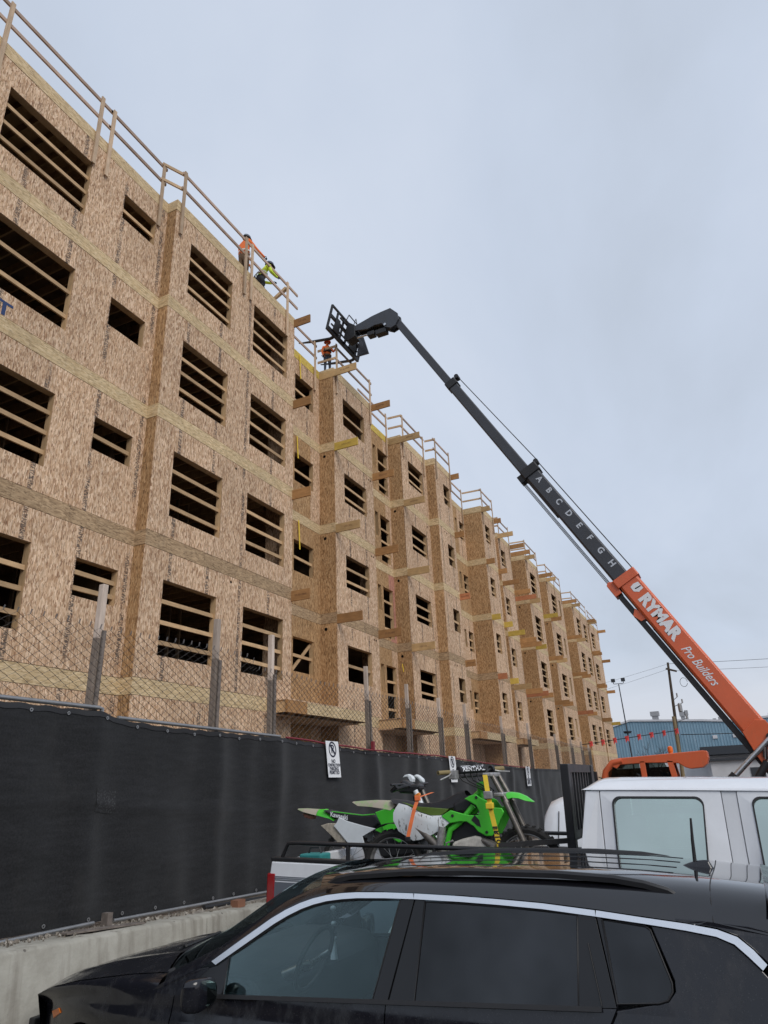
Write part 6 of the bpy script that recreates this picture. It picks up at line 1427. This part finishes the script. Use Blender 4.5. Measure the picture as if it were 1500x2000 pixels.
# ------------------------------------------------------------------ low building added behind the camera for car and truck glass to reflect
ob_ = Thing('reflection_building', (2, -18, ROAD), 'long low brick building added behind the camera for the car glass to reflect', 'building')
M['brick_dark'] = simple('brown_brick_wall', (.115, .082, .066), .85, var=.3, scale=6)
mb = MB(); mb.box((-34, -26, ROAD), (30, -18, 4.9)); ob_.put(mb, 'reflection_building_wall', 'brick_dark')
mb = MB(); mb.box((-34.3, -26.3, 4.9), (30.3, -17.6, 5.4)); ob_.put(mb, 'parapet', 'dark_roof', bevel=.04)
for k in range(9):
    x = -30 + 7 * k; mb = MB(); mb.box((x, -18.02, .9), (x + 3.2, -17.94, 3.0)); w_ = ob_.put(mb, 'reflection_building_window', 'dark_glass'); mb = MB(); mb.box((x - .08, -17.99, .8), (x + 3.28, -17.90, .9)); ob_.put(mb, 'window_sill', 'white_wall', parent=w_)
    mb = MB(); mb.box((x + 4.2, -18.02, ROAD), (x + 5.2, -17.95, 2.2)); ob_.put(mb, 'reflection_building_door', 'dark_roof')
# ------------------------------------------------------------------ workers on the roof
M['skin'] = simple('skin', (.34, .17, .10), .6)
M['orange_cloth'] = simple('orange_hi_vis', (.78, .17, .035), .85)
M['lime_cloth'] = simple('lime_hi_vis', (.62, .80, .06), .85)
M['reflect'] = simple('silver_reflective_tape', (.55, .55, .48), .5)
M['brown_cloth'] = simple('brown_work_trousers', (.13, .085, .05), .9)
M['dark_cloth'] = simple('dark_trousers', (.022, .024, .032), .9)
M['jean'] = simple('grey_blue_trousers', (.055, .065, .09), .9)
M['helmet_grey'] = simple('grey_hard_hat', (.085, .095, .115), .35)
M['helmet_navy'] = simple('navy_hard_hat', (.04, .05, .085), .35)
M['helmet_orange'] = simple('orange_hard_hat', (.62, .11, .03), .4)
M['glove'] = simple('dark_glove', (.03, .028, .03), .9)
M['leather'] = simple('leather_tool_belt', (.10, .06, .035), .8)
M['boot'] = simple('work_boot', (.05, .04, .03), .8)
def person(label, base, yaw, J, mats, hat, extra=None, scale=1.0, look=0.0, vest=None):
    """J: joint offsets in metres (x forward, y left, z up). mats: skin, top, trousers, boots, glove."""
    t = Thing('person', base, label, 'person')
    rot = Matrix.Rotation(yaw, 3, 'Z')
    W_ = lambda p: Vector(base) + rot @ (Vector(p) * scale)
    names = list(J); me = bpy.data.meshes.new('body')
    edges = [('pelvis', 'waist'), ('waist', 'chest'), ('chest', 'neck'), ('neck', 'head'), ('head', 'crown'), ('chest', 'shl'), ('shl', 'ell'), ('ell', 'wrl'), ('wrl', 'hal'), ('chest', 'shr'), ('shr', 'elr'), ('elr', 'wrr'), ('wrr', 'har'),
             ('pelvis', 'hil'), ('hil', 'knl'), ('knl', 'anl'), ('anl', 'tol'), ('pelvis', 'hir'), ('hir', 'knr'), ('knr', 'anr'), ('anr', 'tor')]
    rad = dict(pelvis=(.15, .125), waist=(.145, .115), chest=(.17, .13), neck=(.058, .058), head=(.085, .095), crown=(.06, .07), shl=(.075, .075), shr=(.075, .075), ell=(.055, .055), elr=(.055, .055), wrl=(.04, .04), wrr=(.04, .04), hal=(.042, .03), har=(.042, .03),
               hil=(.105, .105), hir=(.105, .105), knl=(.068, .068), knr=(.068, .068), anl=(.05, .05), anr=(.05, .05), tol=(.045, .04), tor=(.045, .04))
    me.from_pydata([W_(J[n]) for n in names], [(names.index(a), names.index(b)) for a, b in edges], [])
    o = bpy.data.objects.new('body', me); COL.objects.link(o)
    sk = o.modifiers.new('skin', 'SKIN'); 
    for i, n in enumerate(names):
        d = me.skin_vertices[0].data[i]; d.radius = tuple(r * scale for r in rad[n]); d.use_root = (n == 'pelvis')
    ss = o.modifiers.new('sub', 'SUBSURF'); ss.levels = 2; ss.render_levels = 2
    bpy.context.view_layer.update()
    m2 = bpy.data.meshes.new_from_object(o.evaluated_get(bpy.context.evaluated_depsgraph_get())); bpy.data.objects.remove(o)
    for m_ in mats: m2.materials.append(M[m_])
    P = {n: W_(J[n]) for n in names}
    segs = {0: [('neck', 'head'), ('head', 'crown')], 1: [('waist', 'chest'), ('chest', 'neck'), ('chest', 'shl'), ('chest', 'shr'), ('shl', 'ell'), ('ell', 'wrl'), ('shr', 'elr'), ('elr', 'wrr')], 2: [('pelvis', 'waist'), ('pelvis', 'hil'), ('pelvis', 'hir'), ('hil', 'knl'), ('knl', 'anl'), ('hir', 'knr'), ('knr', 'anr')], 3: [('anl', 'tol'), ('anr', 'tor')], 4: [('wrl', 'hal'), ('wrr', 'har')]}
    def dist(p, a, b):
        ab = b - a; q = max(0, min(1, (p - a).dot(ab) / ab.length_squared)); return (p - a - ab * q).length
    for pl in m2.polygons:
        c = pl.center; pl.use_smooth = True
        pl.material_index = min(((dist(c, P[a], P[b]) - (.03 if k == 1 else 0), k) for k, v in segs.items() for a, b in v))[1]
    ob = bpy.data.objects.new('body', m2); COL.objects.link(ob); ob.parent = t.e; ob.matrix_parent_inverse = Matrix.Translation(-t.loc)
    # fingers: five short chains from each palm
    for s, h, w in (('l', 'hal', 'wrl'), ('r', 'har', 'wrr')):
        d = (P[h] - P[w]).normalized(); sd = d.cross(Vector((0, 0, 1)));  sd = sd.normalized() if sd.length > .1 else Vector((1, 0, 0)); dnv = sd.cross(d).normalized()
        if dnv.z > 0: dnv = -dnv
        for k in range(5):
            off = sd * (-.03 + .02 * k) if k < 4 else sd * .045; L = (.055, .065, .062, .05, .045)[k]; st_ = P[h] + off + d * (.015 if k < 4 else -.03)
            mb = MB(); mb.tube([st_, st_ + d * L * .6 + (sd * .02 if k == 4 else Vector()), st_ + d * L * .9 + dnv * L * .5], [.011, .010, .008], 6); t.put(mb, 'finger', mats[4], smooth=60)
    # face and hat
    hd = P['head']; f = (rot @ Vector((math.cos(look), math.sin(look), -.15))).normalized(); lf = Vector((0, 0, 1)).cross(f).normalized(); up = f.cross(lf)
    t.put(MB().tube([hd + f * .085 + up * .0, hd + f * .118 - up * .025, hd + f * .092 - up * .04], [.012, .016, .012], 6), 'nose', mats[0], smooth=60)
    for s in (-1, 1):
        t.put(MB().lathe([(0, -.008), (.011, 0), (0, .008)], hd + f * .092 + lf * (.034 * s) + up * .012, 'z', 8), 'eye', 'ink'); t.put(MB().tube([hd + lf * (.085 * s) + up * .02, hd + lf * (.098 * s) - up * .0, hd + lf * (.085 * s) - up * .035], .012, 6), 'ear', mats[0], smooth=60)
    t.put(MB().tube([hd + f * .094 + lf * .022 - up * .062, hd + f * .100 - up * .062, hd + f * .094 - lf * .022 - up * .062], .006, 6), 'mouth', 'leather')
    c = hd + up * .045; mb = MB(); v = []
    prof = [(.135, .0), (.132, .02), (.128, .05), (.115, .09), (.085, .122), (.04, .138), (0, .142)]
    n = 18
    for r, z in prof:
        for k in range(n):
            a = 2 * math.pi * k / n; v.append(c + f * (r * 1.08 * math.cos(a)) + lf * (r * .92 * math.sin(a)) + up * z)
    mb.add(v, [(i * n + k, i * n + (k + 1) % n, (i + 1) * n + (k + 1) % n, (i + 1) * n + k) for i in range(len(prof) - 1) for k in range(n)])
    ht = t.put(mb, 'hard_hat', hat, smooth=50)
    mb = MB(); v = []
    for k in range(n + 1):
        a = 2 * math.pi * k / n; ex = .05 * max(0, math.cos(a)) + .012; v += [c + f * (.135 * 1.06 * math.cos(a)) + lf * (.122 * math.sin(a)) + up * .004, c + f * ((.135 * 1.06 + ex) * math.cos(a)) + lf * ((.122 + .012) * math.sin(a)) - up * .008]
    mb.add(v, [(2 * k, 2 * k + 2, 2 * k + 3, 2 * k + 1) for k in range(n)]); t.put(mb, 'hat_brim', hat, parent=ht, solid=.006)
    if vest:
        for z0, z1, mt in vest:
            a, b = P['pelvis'].lerp(P['neck'], z0), P['pelvis'].lerp(P['neck'], z1); ax = (P['neck'] - P['pelvis']).normalized(); mb = MB(); v = []
            for q in (a, b):
                for k in range(16):
                    an = 2 * math.pi * k / 16; v.append(q + lf * (.198 * scale * math.cos(an)) + f * (.152 * scale * math.sin(an)))
            mb.add(v, [(k, (k + 1) % 16, 16 + (k + 1) % 16, 16 + k) for k in range(16)]); t.put(mb, 'belt' if mt == 'leather' else 'reflective_band', mt, smooth=60, solid=.012)
    return t, W_, rot
BASE = dict(pelvis=(0, 0, .94), waist=(0, 0, 1.10), chest=(.0, 0, 1.34), neck=(.02, 0, 1.53), head=(.04, 0, 1.65), crown=(.04, 0, 1.74), shl=(.0, .19, 1.43), shr=(.0, -.19, 1.43), ell=(.02, .25, 1.15), elr=(.02, -.25, 1.15), wrl=(.12, .24, .92), wrr=(.12, -.24, .92), hal=(.15, .24, .84), har=(.15, -.24, .84),
            hil=(0, .10, .88), hir=(0, -.10, .88), knl=(.02, .11, .48), knr=(.02, -.11, .48), anl=(-.01, .12, .08), anr=(-.01, -.12, .08), tol=(.17, .14, .035), tor=(.17, -.14, .035))
RZ = 16.41
# 1: orange jacket, looking along the roof, far hand resting on the top rail
J = dict(BASE); J.update(ell=(.16, .24, 1.25), wrl=(.42, .30, 1.13), hal=(.50, .31, 1.12), shr=(.02, -.19, 1.44), elr=(.20, -.26, 1.24), wrr=(.46, -.30, 1.12), har=(.54, -.31, 1.10), head=(.07, 0, 1.64), crown=(.08, 0, 1.73))
person('worker in orange jacket and grey hard hat leaning on the roof rail', (-10.62, 13.35, RZ), R_(78), J, ['skin', 'orange_cloth', 'brown_cloth', 'boot', 'glove'], 'helmet_grey', scale=1.06, vest=[(.18, .26, 'reflect')])
# 2: lime jacket, bent forward over his hands
J = dict(BASE); J.update(pelvis=(0, 0, .62), waist=(.06, 0, .76), chest=(.17, 0, .97), neck=(.27, 0, 1.12), head=(.33, 0, 1.22), crown=(.36, 0, 1.30), shl=(.2, .19, 1.04), shr=(.2, -.19, 1.04), ell=(.26, .27, .78), elr=(.26, -.27, .78), wrl=(.48, .16, .76), wrr=(.48, -.16, .78), hal=(.57, .12, .79), har=(.57, -.11, .82), hil=(0, .10, .58), hir=(0, -.10, .58), knl=(.22, .13, .40), knr=(.10, -.13, .30), anl=(.05, .13, .08), anr=(-.22, -.13, .08), tol=(.22, .14, .035), tor=(-.06, -.14, .035))
person('worker in lime yellow jacket crouching beside the guard rail', (-10.52, 14.02, RZ), R_(62), J, ['skin', 'lime_cloth', 'dark_cloth', 'boot', 'glove'], 'helmet_navy', scale=1.05, vest=[(.02, .18, 'leather'), (.28, .36, 'reflect')])
# 3: orange vest and helmet under the forks
J = dict(BASE); J.update(ell=(.10, .27, 1.20), wrl=(.30, .30, 1.16), hal=(.38, .30, 1.17))
person('worker in orange vest and orange hard hat under the lifted forks', (-10.86, 18.85, RZ), R_(-45), J, ['skin', 'orange_cloth', 'jean', 'boot', 'glove'], 'helmet_orange', scale=.80, vest=[(.0, .16, 'leather'), (.40, .62, 'dark_cloth')])
